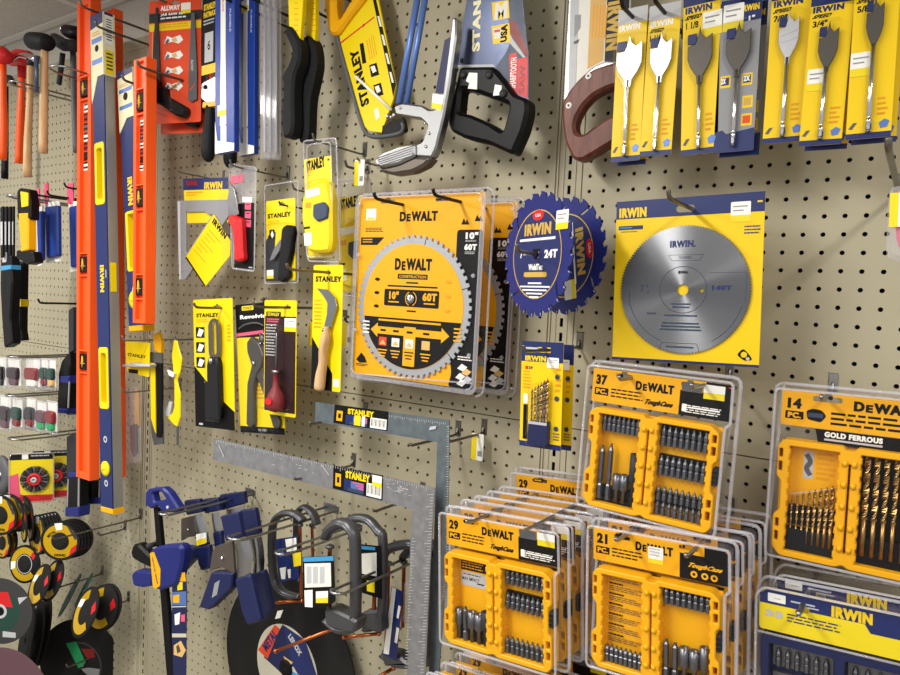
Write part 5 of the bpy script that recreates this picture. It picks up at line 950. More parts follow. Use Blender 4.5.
def sleeve(label, tl, tr, bl, h, dep, stk):
    f = Fr('hacksaw_blade_sleeve', label, 'blade pack', tl, tr, bl, h, group='blue blade sleeves'); W, H = f.W, f.H; m = MB(f, 0)
    m.prism(rrect(0, -H, W, 0, .001), 0, dep, 'bluepk', bev=.001); m.R(.3, 0, .56, .9, 'paper'); m.flat(f.uu([(0, .82), (.12, .93), (1, .96), (1, 1), (0, 1)]), 'white'); m.R(.3, .86, .6, .97, 'white'); m.flat(f.uu([(.3, .5), (.56, .5), (.6, .85), (.26, .85)]), 'white')
    x, z = f.u(.43, .15); m.text('HACKSAW BLADE', x, z, .18*H, W*.1, 'red', -90); x, z = f.u(.8, .3); m.text('FLEXIBLE', x, z, .12*H, W*.08, 'lgrey', -90); m.build('sleeve', f, 'blue and white printed sleeve')
    m = MB(f, -.0008); a, b, c, d = stk; m.prism(rrect(*f.u(a, d), *f.u(c, b), .001), -.0008, 0, 'white'); m.R(a, (b+d)/2, c, d, 'iry2'); m.build('price_sticker', f, 'white and yellow price sticker')
sleeve('left blue and white blade sleeve hanging at the top', (215, -30), (234, -33), (215, 154), .17, .013, (.15, .74, .6, .8))
sleeve('right blue and white blade sleeve hanging at the top', (239, -31), (254.5, -34), (238.5, 156), .13, .012, (.2, .18, .65, .24))
for k, (x0, x1, hh) in enumerate(((262, 267.5, .14), (267.5, 273, .135), (273, 279, .13))):
    f = Fr('blade_tube', ('left', 'middle', 'right')[k]+' clear plastic blade tube of the three beside the blue sleeves', 'blade pack', (x0, -20), (x1, -21), (x0, 160), hh, group='clear blade tubes'); m = MB(f); x = f.W/2
    m.prism(rrect(0, -f.H, f.W, 0, .003), -.006, .006, 'plasticmilk', bev=.002); m.build('tube', f, 'clear plastic tube'); m = MB(f); m.box(f.W*.3, -.001, -f.H*.96, f.W*.7, .001, -.02, 'gun'); m.build('blade', f, 'grey blade inside')
for k, (tip, L, t) in enumerate((((219, -4), .2, 'holding the left blue sleeve'), ((242, -6), .19, 'holding the right blue sleeve'), ((258, 2), .12, 'above the clear tubes'))): hook(tip, L, t, m='blkwire')
def jab(label, C, sheath, body, h):
    f = Fr('jab_saw', label, 'saw', body[0], h=h, group='jab saws with yellow sheaths'); f.C = C; o = f.A
    m = MB(f); PX(m, f, sheath, -.006, .004, 'st', bev=.001, rnd=.003); m.build('sheath', f, 'yellow blade sheath')
    m = MB(f); PX(m, f, body, -.014, .012, 'rubber', bev=.005, rnd=.008); m.build('handle', f, 'black rubber handle'); return f
Ce = (195, 0, 3.97)
def jabsaw(label, sheath, body, h):
    f = Fr('jab_saw', label, 'saw', (290, 60), h=h, group='jab saws with yellow sheaths'); f.C = Ce
    m = MB(f, -.006); PX(m, f, sheath, -.006, .004, 'st', bev=.001, rnd=.003)
    for k in range(6): a = sheath[0][0]+14; m.P([(a+12, 10+k*22), (a+28, 10+k*22), (a+28, 14+k*22), (a+12, 14+k*22)], 'casedk')
    m.build('sheath', f, 'yellow blade sheath'); m = MB(f); PX(m, f, body, -.014, .012, 'rubber', bev=.005, smo=3); m.build('handle', f, 'black rubber handle')
jabsaw('front black handled jab saw in a yellow sheath', [(368, -60), (432, -60), (425, 60), (415, 175), (395, 150), (372, 100)], [(352, 118), (372, 102), (395, 130), (414, 175), (412, 240), (392, 300), (386, 380), (388, 480), (380, 530), (362, 545), (344, 535), (340, 460), (346, 360), (344, 300), (366, 255), (380, 200), (362, 150)], .13)
jabsaw('rear black handled jab saw in a yellow sheath', [(438, -60), (478, -60), (478, 120), (470, 205), (440, 160)], [(425, 155), (445, 138), (470, 170), (478, 250), (466, 320), (450, 400), (445, 520), (438, 560), (420, 566), (406, 545), (406, 440), (416, 350), (420, 290), (436, 250), (430, 200)], .10)
m = None
hook((478/3.97+195+1, 12), .08, 'behind the jab saw sheaths', m='blkwire')

# ================================================================ thin tools near the left upright
Cf = (110, 300, 3.75)
f = Fr('scraper_card', 'small yellow card with a grey blade hanging left of the yellow handled saw blade', 'scraper', (125.5, 341), (150, 342.5), (126, 366), .13); f.C = Cf
m = MB(f, -.001); PX(m, f, [(58, 155), (150, 160), (146, 290), (66, 270), (60, 235)], -.001, 0, 'st', rnd=.004); m.TP('STANLEY', 66, 200, 135, 218, 'ink', bold=.02, tilt=-2); m.P([(68, 258), (105, 262), (105, 278), (70, 272)], 'ink'); m.build('card', f)
m = MB(f); PX(m, f, [(44, 243), (75, 235), (150, 244), (146, 252), (75, 252), (46, 250)], -.02, -.002, 'lgrey', bev=.002); m.build('blade', f, 'grey blade')
f = Fr('saw_blade_strip', 'long thin yellow and black saw with a grey blade beside the left upright', 'saw', (155, 340), h=.12); f.C = Cf
m = MB(f); PX(m, f, [(150, 195), (195, 200), (198, 540), (165, 545), (155, 500)], -.004, 0, 'gun'); m.build('blade', f, 'grey steel blade')
m = MB(f); PX(m, f, [(150, 235), (168, 240), (170, 500), (160, 470), (152, 440)], -.007, .002, 'st', bev=.001); PX(m, f, [(160, 130), (180, 120), (192, 160), (190, 200), (165, 190)], -.007, .002, 'case', bev=.001, rnd=.003); m.build('frame', f, 'yellow frame')
m = MB(f); PX(m, f, [(170, 235), (192, 238), (192, 515), (174, 515)], -.008, -.003, 'ink', bev=.001); m.build('grip', f, 'black grip')
f = Fr('snap_knife', 'yellow curved cutter hanging by its tail in front of bare pegboard', 'knife', (172, 380), h=.11); f.C = Cf
m = MB(f); PX(m, f, [(238, 150), (248, 146), (256, 180), (268, 220), (262, 270), (250, 300), (262, 350), (262, 440), (250, 478), (240, 470), (212, 440), (232, 425), (240, 400), (240, 320), (236, 260), (230, 210)], -.004, -.001, 'st', bev=.002, rnd=.004); m.build('body', f, 'yellow plastic body')
m = MB(f); PX(m, f, [(214, 262), (240, 275), (236, 290), (220, 282)], -.011, -.006, 'white'); PX(m, f, [(205, 430), (222, 380), (232, 385), (222, 440)], -.004, 0, 'lgrey'); m.build('label', f, 'white paper label')
m = MB(f); PX(m, f, [(248, 470), (254, 475), (253, 545), (249, 545)], -.003, 0, 'gun'); m.build('blade', f, 'thin steel blade')
f = Fr('chisel_pack', 'clear pack with a small grey chisel and orange strip behind the levels', 'chisel', (128, 388), (142, 389), (128, 462), .09); f.C = Cf
m = MB(f); PX(m, f, [(88, 340), (108, 335), (110, 470), (92, 475)], -.004, -.001, 'tan', rnd=.003); m.build('card', f, 'tan card strip'); m = MB(f); PX(m, f, [(74, 470), (96, 465), (98, 570), (86, 590), (76, 560)], -.009, -.003, 'gun', bev=.001); m.build('blade', f, 'grey blade')
m = MB(f); m.prism(roundp(f.pp([(66, 330), (118, 325), (118, 610), (70, 612)]), .006), -.012, 0, 'plasticmilk', bev=.003); m.build('pouch', f, 'clear plastic pouch')
for tip, L, t in (((122, 341), .2, 'holding the small yellow scraper card'), ((122, 393), .16, 'holding the clear chisel pack'), ((174, 340), .12, 'holding the yellow curved cutter')): hook(tip, L, t, m='zinc', r=.002)

# ================================================================ clamps
Cg = (130, 470, 4.22)
f = Fr('bar_clamp', 'blue trigger bar clamp with a long black bar hanging left of the spring clamps', 'clamp', (155, 560), h=.16); f.C = Cg
m = MB(f); PX(m, f, [(98, 160), (118, 160), (190, 920), (158, 920)], -.002, .008, 'ink', bev=.001); m.build('bar', f, 'black steel bar')
m = MB(f); PX(m, f, [(62, 95), (75, 80), (135, 74), (160, 95), (205, 165), (200, 182), (130, 178), (118, 150), (85, 165), (62, 150)], -.014, .004, 'blue', holes=[[(92, 98), (128, 92), (150, 125), (100, 135)]], bev=.004, rnd=.005); m.build('fixed_jaw', f, 'blue upper jaw')
m = MB(f); p = f.p(158, 158, .016); m.lathe([(.004, 0), (.004, .003), (0, .003)], (p[0], -.014, p[1]), (0, -1, 0), 'lgrey', 10); m.build('pin', f, 'grey pin')
m = MB(f); PX(m, f, [(80, 340), (120, 322), (205, 315), (222, 330), (216, 400), (192, 490), (120, 510), (96, 500)], -.020, .002, 'blue', bev=.006, rnd=.007); m.build('body', f, 'blue plastic body')
m = MB(f, -.0208); PX(m, f, [(84, 350), (100, 346), (128, 420), (126, 490), (104, 502), (96, 490)], -.0208, -.0195, 'case', rnd=.003); m.TB('QUICK-GRIP', 94, 368, 116, 482, 12, 'irb'); m.build('side_label', f, 'yellow label')
m = MB(f); PX(m, f, [(0, 345), (10, 315), (30, 312), (85, 365), (88, 415), (40, 395), (8, 375)], -.010, .012, 'black', bev=.005, rnd=.006); m.build('lever', f, 'black lever')
m = MB(f); PX(m, f, [(4, 440), (20, 425), (88, 432), (90, 490), (50, 497), (12, 490)], -.011, .013, 'blue', bev=.004, rnd=.006); m.build('trigger', f, 'blue trigger')
m = MB(f); p = f.p(75, 322, .01); m.lathe([(.006, -.01), (.006, .012), (0, .012)], (p[0], 0, p[1]), (0, -1, 0), 'char', 12); m.build('release_button', f, 'black release button')
m = MB(f, -.012); PX(m, f, [(178, 440), (235, 432), (240, 520), (238, 690), (236, 920), (185, 900), (176, 700)], -.012, -.011, 'dblue'); m.P([(190, 436), (232, 432), (236, 470), (200, 470)], 'case'); m.P([(200, 475), (222, 472), (222, 505), (200, 508)], 'iry2'); m.P([(178, 515), (238, 512), (238, 570), (178, 570)], 'steelblue'); m.P([(182, 530), (208, 525), (208, 560), (182, 560)], 'case'); m.P([(188, 610), (212, 600), (208, 650), (190, 655)], 'white'); m.P([(215, 612), (232, 608), (232, 640), (215, 640)], 'pink'); m.P([(177, 575), (238, 573), (238, 578), (177, 580)], 'lgrey'); m.P([(178, 690), (238, 690), (238, 706), (178, 706)], 'beige'); m.P([(185, 740), (215, 720), (236, 760), (220, 790), (185, 780)], 'tan'); m.P([(195, 745), (205, 735), (215, 765), (200, 775)], 'brown'); m.build('hang_card', f, 'blue printed card')

SCG = 'blue handled spring clamps'
def spring(label, h, jaws, shield, grip, plate=None, grip2=None, stk=None):
    f = Fr('spring_clamp', label, 'clamp', (jaws[0][0]/4.22+130, jaws[0][1]/4.22+470), h=h, group=SCG); f.C = Cg
    if plate: m = MB(f); PX(m, f, plate, .004, .010, 'brown', bev=.001, rnd=.003); p = f.p(sum(a for a, _ in plate)/len(plate), sum(b for _, b in plate)/len(plate)); m.lathe([(.004, 0), (.004, .003), (0, .004)], (p[0], .004, p[1]), (0, -1, 0), 'chrome', 10); m.build('side_plate', f, 'brown steel side plate')
    if grip2: m = MB(f, -.001); PX(m, f, grip2, -.001, .018, 'dblue', bev=.003, rnd=.005); c = [sum(a for a, _ in grip2)/len(grip2), sum(b for _, b in grip2)/len(grip2)]; m.P([(c[0]-6, c[1]-30), (c[0]+16, c[1]-44), (c[0]+4, c[1]+18), (c[0]-18, c[1]+32)], 'grey'); m.build('rear_grip', f, 'dark blue rear grip')
    m = MB(f); PX(m, f, jaws, -.014, -.002, 'dblue', bev=.003, rnd=.004); m.build('jaw_pad', f, 'dark blue jaw pad')
    m = MB(f); q = f.pp(shield, .012); n = len(q)//2; L, R = q[:n], q[n:][::-1]
    vs = []; K = 7
    for a, b in zip(L, R):
        for k in range(K): t = k/(K-1); vs.append((a[0]+(b[0]-a[0])*t, -.006-.008*math.sin(math.pi*t), a[1]+(b[1]-a[1])*t))
    m.add(vs, [(i*K+k, i*K+k+1, (i+1)*K+k+1, (i+1)*K+k) for i in range(n-1) for k in range(K-1)], 'steel', True); m.build('metal_arm', f, 'shiny metal arm')
    m = MB(f); PX(m, f, grip, -.016, -.004, 'dblue', bev=.004, rnd=.006); m.build('front_grip', f, 'dark blue front grip')
    if stk: m = MB(f); PX(m, f, stk, -.0155, -.014, 'white'); m.y = -.0155; m.P([stk[2], stk[3], ((stk[0][0]+stk[3][0])/2, (stk[0][1]+stk[3][1])/2), ((stk[1][0]+stk[2][0])/2, (stk[1][1]+stk[2][1])/2)], 'iry2'); m.build('price_sticker', f)
spring('spring clamp right behind the bar clamp, smallest of the blue handled ones', .095, [(225, 130), (288, 123), (296, 180), (236, 192)], [(262, 192), (258, 230), (272, 280), (272, 325), (330, 315), (318, 260), (300, 200), (292, 185)], [(272, 325), (330, 318), (336, 415), (300, 428), (285, 400)], [(215, 205), (262, 195), (272, 280), (240, 285), (215, 300)], [(205, 320), (268, 330), (272, 370), (215, 432), (195, 420)], [(278, 272), (320, 264), (322, 308), (282, 320)])
spring('spring clamp third from the bar clamp with its jaws above the loop hooks', .075, [(303, 124), (368, 117), (376, 172), (312, 185)], [(335, 185), (336, 210), (342, 240), (345, 265), (378, 260), (374, 230), (370, 205), (368, 180)], [(344, 262), (378, 258), (384, 330), (358, 345)])
spring('wide jawed spring clamp at the back, behind the two big front clamps', .05, [(374, 105), (475, 92), (482, 142), (385, 172)], [(395, 170), (398, 190), (400, 205), (402, 215), (470, 200), (468, 185), (466, 170), (464, 155)], [(402, 214), (470, 200), (480, 280), (420, 300)])
spring('left one of the two big front spring clamps', .22, [(378, 195), (452, 178), (470, 285), (400, 300)], [(428, 312), (438, 350), (442, 400), (440, 462), (500, 440), (505, 390), (502, 340), (492, 298)], [(438, 462), (502, 440), (548, 640), (492, 658), (468, 600)], [(346, 345), (365, 320), (430, 300), (440, 440), (385, 410), (335, 425)], [(340, 432), (432, 436), (425, 500), (330, 592), (288, 580)])
spring('right one of the two big front spring clamps', .165, [(458, 172), (522, 162), (541, 270), (476, 284)], [(498, 296), (508, 340), (512, 390), (508, 440), (556, 428), (558, 380), (554, 330), (546, 284)], [(508, 440), (560, 424), (596, 590), (550, 640)])

Ch = (260, 490, 3.647)
def cclamp(label, h, frame, rad, boss, screw, sr, bar=None, C=Ch, D=.010):
    f = Fr('c_clamp', label, 'clamp', (C[0]+frame[0][0]/C[2], C[1]+frame[0][1]/C[2]), h=h, group='cast C clamps with copper screws'); f.C = C
    rad *= 1.35; m = MB(f); q = spath(f.pp(frame, 0), 4); k = len(q); m.tube([(a, 0, b) for a, b in q], [(rad*(1 if 3 < i < k-4 else .85), D) for i in range(k)], 'castsl', 10); q2 = [(a, -D*.8, b) for a, b in q]
    m.tube([(a, 0, b) for a, b in q], [(rad*.45, D*1.25)]*k, 'castsl', 8)
    if boss: PX(m, f, boss, -D*1.2, D*1.2, 'castsl', bev=.004, rnd=.006)
    m.build('frame', f, 'dark grey cast frame')
    if screw:
        (x0, z0), (x1, z1) = f.pp(screw); L = math.hypot(x1-x0, z1-z0); n = int(L/.0012); m = MB(f); m.lathe([(sr*(1 if i % 2 else .84), L*i/n) for i in range(n+1)], (x0, 0, z0), (x1-x0, 0, z1-z0), 'copper', 12); m.build('screw', f, 'copper threaded screw')
        m = MB(f); ux, uz = (x0-x1)/L, (z0-z1)/L; m.lathe([(sr*.8, 0), (sr*1.8, .002), (sr*1.8, .006), (sr, .008)], (x0, 0, z0), (ux, 0, uz), 'castsl', 14); m.build('swivel_pad', f, 'grey swivel pad')
    if bar:
        A, B = f.pp(bar); m = MB(f); m.tube([(A[0], -.035, A[1]), (B[0], -.0, B[1])], .0033, 'copper', 8); 
        for P_ in ((A[0], -.035, A[1]), (B[0], 0, B[1])): m.lathe([(.0034, -.003), (.0048, -.001), (.0048, .002), (.0034, .004)], P_, (B[0]-A[0], .035, B[1]-A[1]), 'copper', 8)
        m.build('handle_bar', f, 'copper sliding handle')
    return f
def tagcard(f, pts, off, base, items):
    m = MB(f, -off); PX(m, f, pts, -off, -off+.001, base)
    for q, c in items: m.P(q, c)
    m.build('hang_card', f, 'printed hang card')
f = cclamp('leftmost grey C clamp, with a blue and white card', .11, [(158, 112), (130, 88), (85, 86), (52, 115), (44, 180), (50, 310), (75, 365), (120, 388), (150, 385)], .0055, None, [(146, 135), (150, 395)], .0038, [(80, 392), (152, 404)])
tagcard(f, [(55, 180), (135, 168), (142, 322), (70, 338)], .016, 'irb', [([(92, 180), (132, 174), (134, 220), (98, 226)], 'white'), ([(118, 232), (150, 226), (150, 275), (124, 280)], 'iry2'), ([(72, 285), (95, 280), (92, 325), (78, 325)], 'paper'), ([(66, 215), (85, 212), (86, 240), (70, 244)], 'steelblue'), ([(100, 290), (112, 288), (112, 320), (104, 322)], 'paper')])
cclamp('grey C clamp behind the leftmost one, only its top arch showing', .07, [(208, 128), (195, 88), (165, 62), (140, 78), (136, 120), (138, 300), (170, 330), (195, 320)], .0045, None, [(190, 135), (195, 310)], .0036)
f = cclamp('biggest grey C clamp with a black and white card and copper handle pointing left', .19, [(240, 172), (258, 140), (300, 120), (338, 150), (348, 215), (348, 440), (335, 498), (285, 502), (245, 470)], .0075, [(232, 438), (255, 430), (335, 470), (352, 480), (340, 525), (262, 508), (234, 492)], [(255, 215), (252, 440)], .0045, [(108, 562), (262, 508)], D=.012)
tagcard(f, [(155, 245), (268, 240), (275, 405), (242, 430), (160, 428)], .022, 'ink', [([(158, 246), (268, 241), (268, 258), (158, 262)], 'sky'), ([(162, 268), (258, 266), (260, 352), (164, 356)], 'paper'), ([(162, 366), (192, 364), (192, 428), (164, 426)], 'white'), ([(204, 370), (248, 368), (248, 412), (204, 412)], 'white'), ([(204, 395), (248, 392), (248, 412), (204, 412)], 'iry2')]+[([(170+k*24, 280), (188+k*24, 279), (188+k*24, 340), (170+k*24, 342)], 'lgrey') for k in range(3)])
f = cclamp('grey C clamp behind the biggest one with a second black and white card', .12, [(300, 128), (340, 104), (392, 108), (432, 150), (448, 186), (446, 420), (425, 490), (385, 505)], .0065, [(370, 445), (436, 440), (440, 525), (372, 510)], [(418, 250), (416, 470)], .0042, [(352, 512), (432, 524)], D=.010)
tagcard(f, [(368, 198), (440, 205), (445, 398), (372, 375)], .018, 'ink', [([(370, 232), (425, 228), (426, 315), (372, 305)], 'paper'), ([(390, 330), (418, 332), (418, 375), (390, 368)], 'iry2'), ([(370, 203), (420, 208), (420, 220), (370, 216)], 'sky')])
f = cclamp('grey C clamp with a white and blue card half hidden by the steel square', .08, [(448, 248), (470, 215), (520, 200), (575, 205), (610, 260), (612, 560), (580, 625), (500, 630), (450, 600)], .007, [(438, 585), (500, 600), (540, 640), (450, 645)], [(468, 275), (460, 590)], .0045, [(450, 668), (486, 650)], D=.011)
tagcard(f, [(480, 350), (520, 372), (498, 622), (448, 600)], .020, 'irb', [([(482, 352), (496, 360), (470, 600), (450, 596)], 'white'), ([(505, 420), (514, 425), (505, 470), (498, 465)], 'paper'), ([(498, 500), (508, 505), (500, 560), (490, 555)], 'paper')])
f = cclamp('darkest C clamp behind the upright arm of the large steel square', .055, [(520, 245), (560, 205), (610, 190), (640, 220), (648, 300), (645, 540), (625, 620), (580, 635)], .0065, None, [(525, 270), (520, 500)], .004)
m = MB(f); PX(m, f, [(525, 340), (548, 330), (546, 500), (520, 480)], -.014, -.013, 'plasticmilk'); m.build('hang_card', f, 'clear plastic card')
for a, b, L, t in (((157, 515), (164, 517), .24, 'running behind the trigger bar clamp'), ((224, 540), (236, 542), .27, 'under the front spring clamps'), ((273, 555), (281, 557), .22, 'through the leftmost C clamp'), ((328, 594), (338, 597), .26, 'under the biggest C clamp')): loophook(a, b, L, t)

# ================================================================ cut-off wheels
def wheel(name, label, cat, org, h, Rpx, yaw=0, lean=0, roll=0, layers=(), base='grit', t=.003, hole=.011, group=None, n=1, step=.004, hub=None, txt=()):
    f = Fr(name, label, cat, org, h=h, yaw=yaw, lean=lean, roll=roll, group=group)
    R = (at(org[0], org[1]-Rpx, h)-at(*org, h)).length; m = MB(f, -t/2); hr = min(hole, R*.22)
    if hub: m.lathe([(hr, 0), (R*.36, 0), (R*.46, .004), (R, .004), (R, .008), (R*.44, .008), (R*.34, .004), (hr, .004)], (0, -.006, 0), (0, 1, 0), base, 36); m.y = -.002
    else: m.prism(ell(0, 0, R, n=48), -t/2, t/2, base, holes=[ell(0, 0, hr, n=20)])
    for L in layers:
        if L[0] == 'ring': m.ring(0, 0, R*L[1], R*L[2], L[3], 48, *(L[4:6] if len(L) > 4 else (0, 360)))
        elif L[0] == 'poly': m.flat([(a*R, b*R) for a, b in L[1]], L[2])
        elif L[0] == 'text': m.text(L[1], L[2]*R, L[3]*R, L[4]*R, L[5]*R, L[6], L[7], bold=.03)
    m.build('wheel', f); return f, R
f, R = wheel('cutoff_disc', 'huge black cutting wheel with a beige and blue label below the C clamps', 'wheel', (287, 668), .035, 92, yaw=0, layers=[('ring', .0, .47, 'beige'), ('poly', [(-.08, .46), (.27, .4), (.47, .06), (.44, -.2), (.1, .06)], 'irb'), ('poly', [(-.08, .46), (.1, .06), (.0, -.1), (-.36, .0)], 'dblue'), ('poly', [(-.46, .05), (-.2, .42), (-.12, .4), (-.3, .0)], 'ored'), ('text', 'METAL', -.27, .22, .3, .1, 'irb', 55), ('text', 'LENOX', .12, .3, .24, .07, 'lgrey', -40), ('poly', [(.0, .0), (.24, .0), (.2, -.2), (.0, -.2)], 'sky'), ('poly', [(-.05, .12), (.02, .02), (.1, .1)], 'tan')], t=.004, hole=.012)
m = MB(f); PX(m, f, [(277.5, 611), (283, 610), (280, 618), (275, 619)], -.003, -.002, 'white'); m.build('price_sticker', f, 'small white sticker')
m = MB(f); m.lathe([(.020, 0), (.020, .003), (.012, .004), (0, .004)], (0, -.002, 0), (0, -1, 0), 'ink', 20); m.build('flange', f, 'black flange')
hook((262, 690), .1, 'carrying the huge black cutting wheel', m='wire', r=.003)
YD = [('ring', .36, .86, 'goldlab'), ('ring', .86, 1, 'grit'), ('poly', [(.45, -.75), (.8, -.45), (.85, -.1), (.55, -.35)], 'red'), ('ring', .2, .38, 'gritmid'), ('poly', [(-.3, .9), (.1, .95), (.1, .6), (-.2, .55)], 'white'), ('text', 'METAL', -.45, .35, .5, .16, 'ink', 40), ('text', 'GRIND', 0, -.72, .6, .14, 'ink', 0), ('poly', [(.3, .85), (.5, .75), (.9, .2), (.75, .1)], 'gritmid')]
GD = [('ring', .55, .88, 'goldlab', 60, 330), ('ring', .22, .5, 'lgrey'), ('ring', .26, .46, 'gritmid'), ('poly', [(.35, .75), (.6, .6), (.5, .35), (.3, .5)], 'red'), ('poly', [(-.9, -.1), (-.6, .0), (-.55, -.35), (-.8, -.5)], 'white')]
OD = [('ring', .5, .86, 'goldlab', 120, 340), ('ring', .2, .45, 'lgrey'), ('poly', [(.4, .7), (.75, .5), (.6, .2), (.35, .4)], 'red'), ('poly', [(-.85, .1), (-.5, .3), (-.45, -.05), (-.8, -.2)], 'white')]
GG = 'yellow labelled grinding discs'
ords = ('second', 'third', 'fourth', 'fifth', 'sixth', 'seventh', 'eighth')
def stack(label, org, h, Rpx, yaw, pitch, lay, n, dn, what):
    f, R = wheel('grinding_disc', label, 'disc', org, h, Rpx, yaw, pitch, 0, lay, group=GG, hub=True)
    for k in range(n): dup(f.o, [d*(k+1) for d in dn], ords[k]+' disc from the front '+what)
stack('clean yellow grinding disc in front of the rightmost upper stack', (60.5, 541), .16, 19.5, -34, 0, YD, 4, (.0004, .0088, 0), 'of the rightmost yellow stack')
stack('yellow grinding disc turned sideways in front of the stack left of the rightmost one', (37.5, 535), .17, 19.5, 2, 4, YD, 5, (.0004, .0088, 0), 'of the stack left of the rightmost one')
stack('thin orange rimmed grinding disc seen nearly edge on', (24, 523), .19, 19, 16, 0, OD, 1, (.001, .016, 0), 'of the nearly edge on pair')
stack('yellow grinding disc cut off by the left edge, upper one', (1, 515), .23, 20, -20, 0, YD, 2, (.001, .02, 0), 'of the stack at the left edge')
stack('yellow grinding disc cut off by the left edge, lower one', (3, 543), .2, 15, -5, 8, YD, 1, (.001, .016, 0), 'of the lower pair at the left edge')
stack('grey and yellow grinding disc with a grey middle below the upper stacks', (25, 564), .19, 18.5, -22, 10, GD, 0, (0, 0, 0), '')
stack('leaning grinding disc with an orange arc below the grey middled one', (39.5, 585), .2, 20, 0, 26, OD, 1, (.008, .03, .005), 'behind the leaning orange arc disc')
stack('leaning orange arc grinding disc at the right end of the low hook', (85.5, 612), .16, 24, 2, 28, OD, 0, (0, 0, 0), '')
stack('grinding disc with orange arcs and red mark, rightmost of the low pair', (102, 608), .11, 22, -14, 27, OD, 1, (.001, .0095, 0), 'of the rightmost low pair')
for org, Rpx, k in (((70, 595), 21, 'left'), ((84, 590), 17, 'right')): wheel('sanding_disc', k+' one of the two thin dark green discs seen edge on', 'disc', org, .1, Rpx, yaw=21, lean=29, base='dgreen', t=.002, group='dark green discs')
for k, (org, Rpx) in enumerate((((26, 641), 35), ((36, 636), 32), ((43, 630), 32))): wheel('cutting_disc', ('left', 'middle', 'right')[k]+' one of the three black cutting discs hanging edge on', 'disc', org, .165-.03*k, Rpx, yaw=14, lean=12, base='grit', t=.004, group='black discs edge on')
wheel('cutoff_disc', 'dark grey cutting wheel with a red and green label at the lower left', 'wheel', (0, 611), .27, 33, yaw=-32, base='gritmid', layers=[('ring', .0, .62, 'dgreen'), ('poly', [(-.6, .15), (-.55, .55), (.25, .6), (.4, .15)], 'red'), ('ring', .0, .22, 'lgrey'), ('ring', .0, .14, 'ink'), ('poly', [(.1, -.6), (.5, -.62), (.5, -.78), (.1, -.78)], 'lgrey'), ('poly', [(.55, .45), (.85, .5), (.6, .25)], 'lgrey')])
f, R = wheel('cutoff_disc', 'big black cutting wheel with a bright green label at the lower left', 'wheel', (81, 664), .045, 45, yaw=-26, base='grit', layers=[('ring', .46, .5, 'gritmid', -30, 130), ('poly', [(-.36, .42), (-.12, .5), (.12, .05), (-.05, -.1)], 'green'), ('poly', [(.0, -.1), (.2, -.05), (.46, -.05), (.4, -.4)], 'grey'), ('poly', [(.0, .35), (.3, .38), (.34, .2), (.15, .15)], 'dred')])
wheel('cutoff_disc', 'reddish brown abrasive wheel at the bottom left corner', 'wheel', (8, 703), .27, 55, yaw=-20, base='mauve', layers=[('ring', .0, .3, 'dred')])
for tip, L, t in (((52, 540), .24, 'through the rightmost yellow disc stack'), ((66, 668), .1, 'carrying the big black wheel with the green label'), ((50, 590), .15, 'carrying the leaning grinding discs'), ((112, 606), .05, 'at the end of the low discs'), ((98, 536), .08, 'right of the yellow disc stacks')): hook(tip, L, t, m='wire', r=.0025)

# ================================================================ wire wheels, blister packs and pliers, far left
def wire_wheel_card(label, tl, tr, bl, h):
    f = Fr('wire_wheel_card', label, 'wire wheel', tl, tr, bl, h, hr=h-.085, group='wire wheels on yellow and red cards'); W, H = f.W, f.H; m = MB(f, -.001); m.prism(rrect(0, -H, W, 0, .004), -.001, 0, 'iry2'); m.R(0, 0, 1, .13, 'ink'); m.R(.28, .01, .42, .12, 'white'); m.lines(.48, .04, .9, .09, 1, 'lgrey')
    m.flat(f.uu([(0, .7), (.3, .85), (1, .86), (1, 1), (0, 1)]), 'red'); m.flat(f.uu([(0, .45), (.2, .4), (.25, .9), (0, .85)]), 'pink'); m.lines(.68, .9, .95, .97, 2, 'dred'); m.build('card', f)
    x, z = f.u(.58, .52); R = .33*W; m = MB(f)
    for k in range(20):
        a = 2*math.pi*k/20; m.prism([(x+R*.5*math.cos(a-.09), z+R*.5*math.sin(a-.09)), (x+R*math.cos(a-.12), z+R*math.sin(a-.12)), (x+R*math.cos(a+.12), z+R*math.sin(a+.12)), (x+R*.5*math.cos(a+.09), z+R*.5*math.sin(a+.09))], -.014, -.003, 'dgrey' if k % 2 else 'char', bev=.002)
    m.lathe([(R*.55, 0), (R*.55, .01)], (x, -.002, z), (0, -1, 0), 'char', 24); m.build('bristle_ring', f, 'grey knotted wire ring'); m = MB(f); m.lathe([(R*.5, 0), (R*.5, .015), (R*.3, .017), (R*.3, .013), (0, .013)], (x, -.001, z), (0, -1, 0), 'red', 24); m.lathe([(R*.22, .013), (R*.22, .02), (R*.1, .02), (R*.1, .014), (0, .014)], (x, -.001, z), (0, -1, 0), 'lgrey', 12); m.build('hub', f, 'red hub with a grey nut')
    m = MB(f); q = rrect(0, -H, W, 0, .008); m.prism(q, -.02, -.001, 'plastic', bev=.005, open=True); m.tube([(a, -.001, b) for a, b in q]+[(q[0][0], -.001, q[0][1])], .002, 'rim', 6); m.build('blister', f, 'clear plastic blister'); return f
w1 = wire_wheel_card('front card holding a knotted wire wheel with a red hub', (9.5, 454), (52.5, 462), (9.5, 503), .21)
dup(w1.o, (.0, .06, .0), 'rear card holding a wire wheel, its right part showing')
f = Fr('wire_brush', 'loose grey wire wheel at the left edge beside the yellow cards', 'wire wheel', (1, 475), h=.2); m = MB(f); m.lathe([(.012, 0), (.03, .001), (.055, -.002), (.056, .012), (.03, .012), (.012, .012)], (0, -.005, 0), (0, 1, 0), 'dgrey', 28); m.build('bristle_ring', f); m = MB(f); m.lathe([(.013, 0), (.013, .02)], (0, -.01, 0), (0, 1, 0), 'zinc', 14); m.build('hub', f)
BL = 'small clear packs of sanding parts'
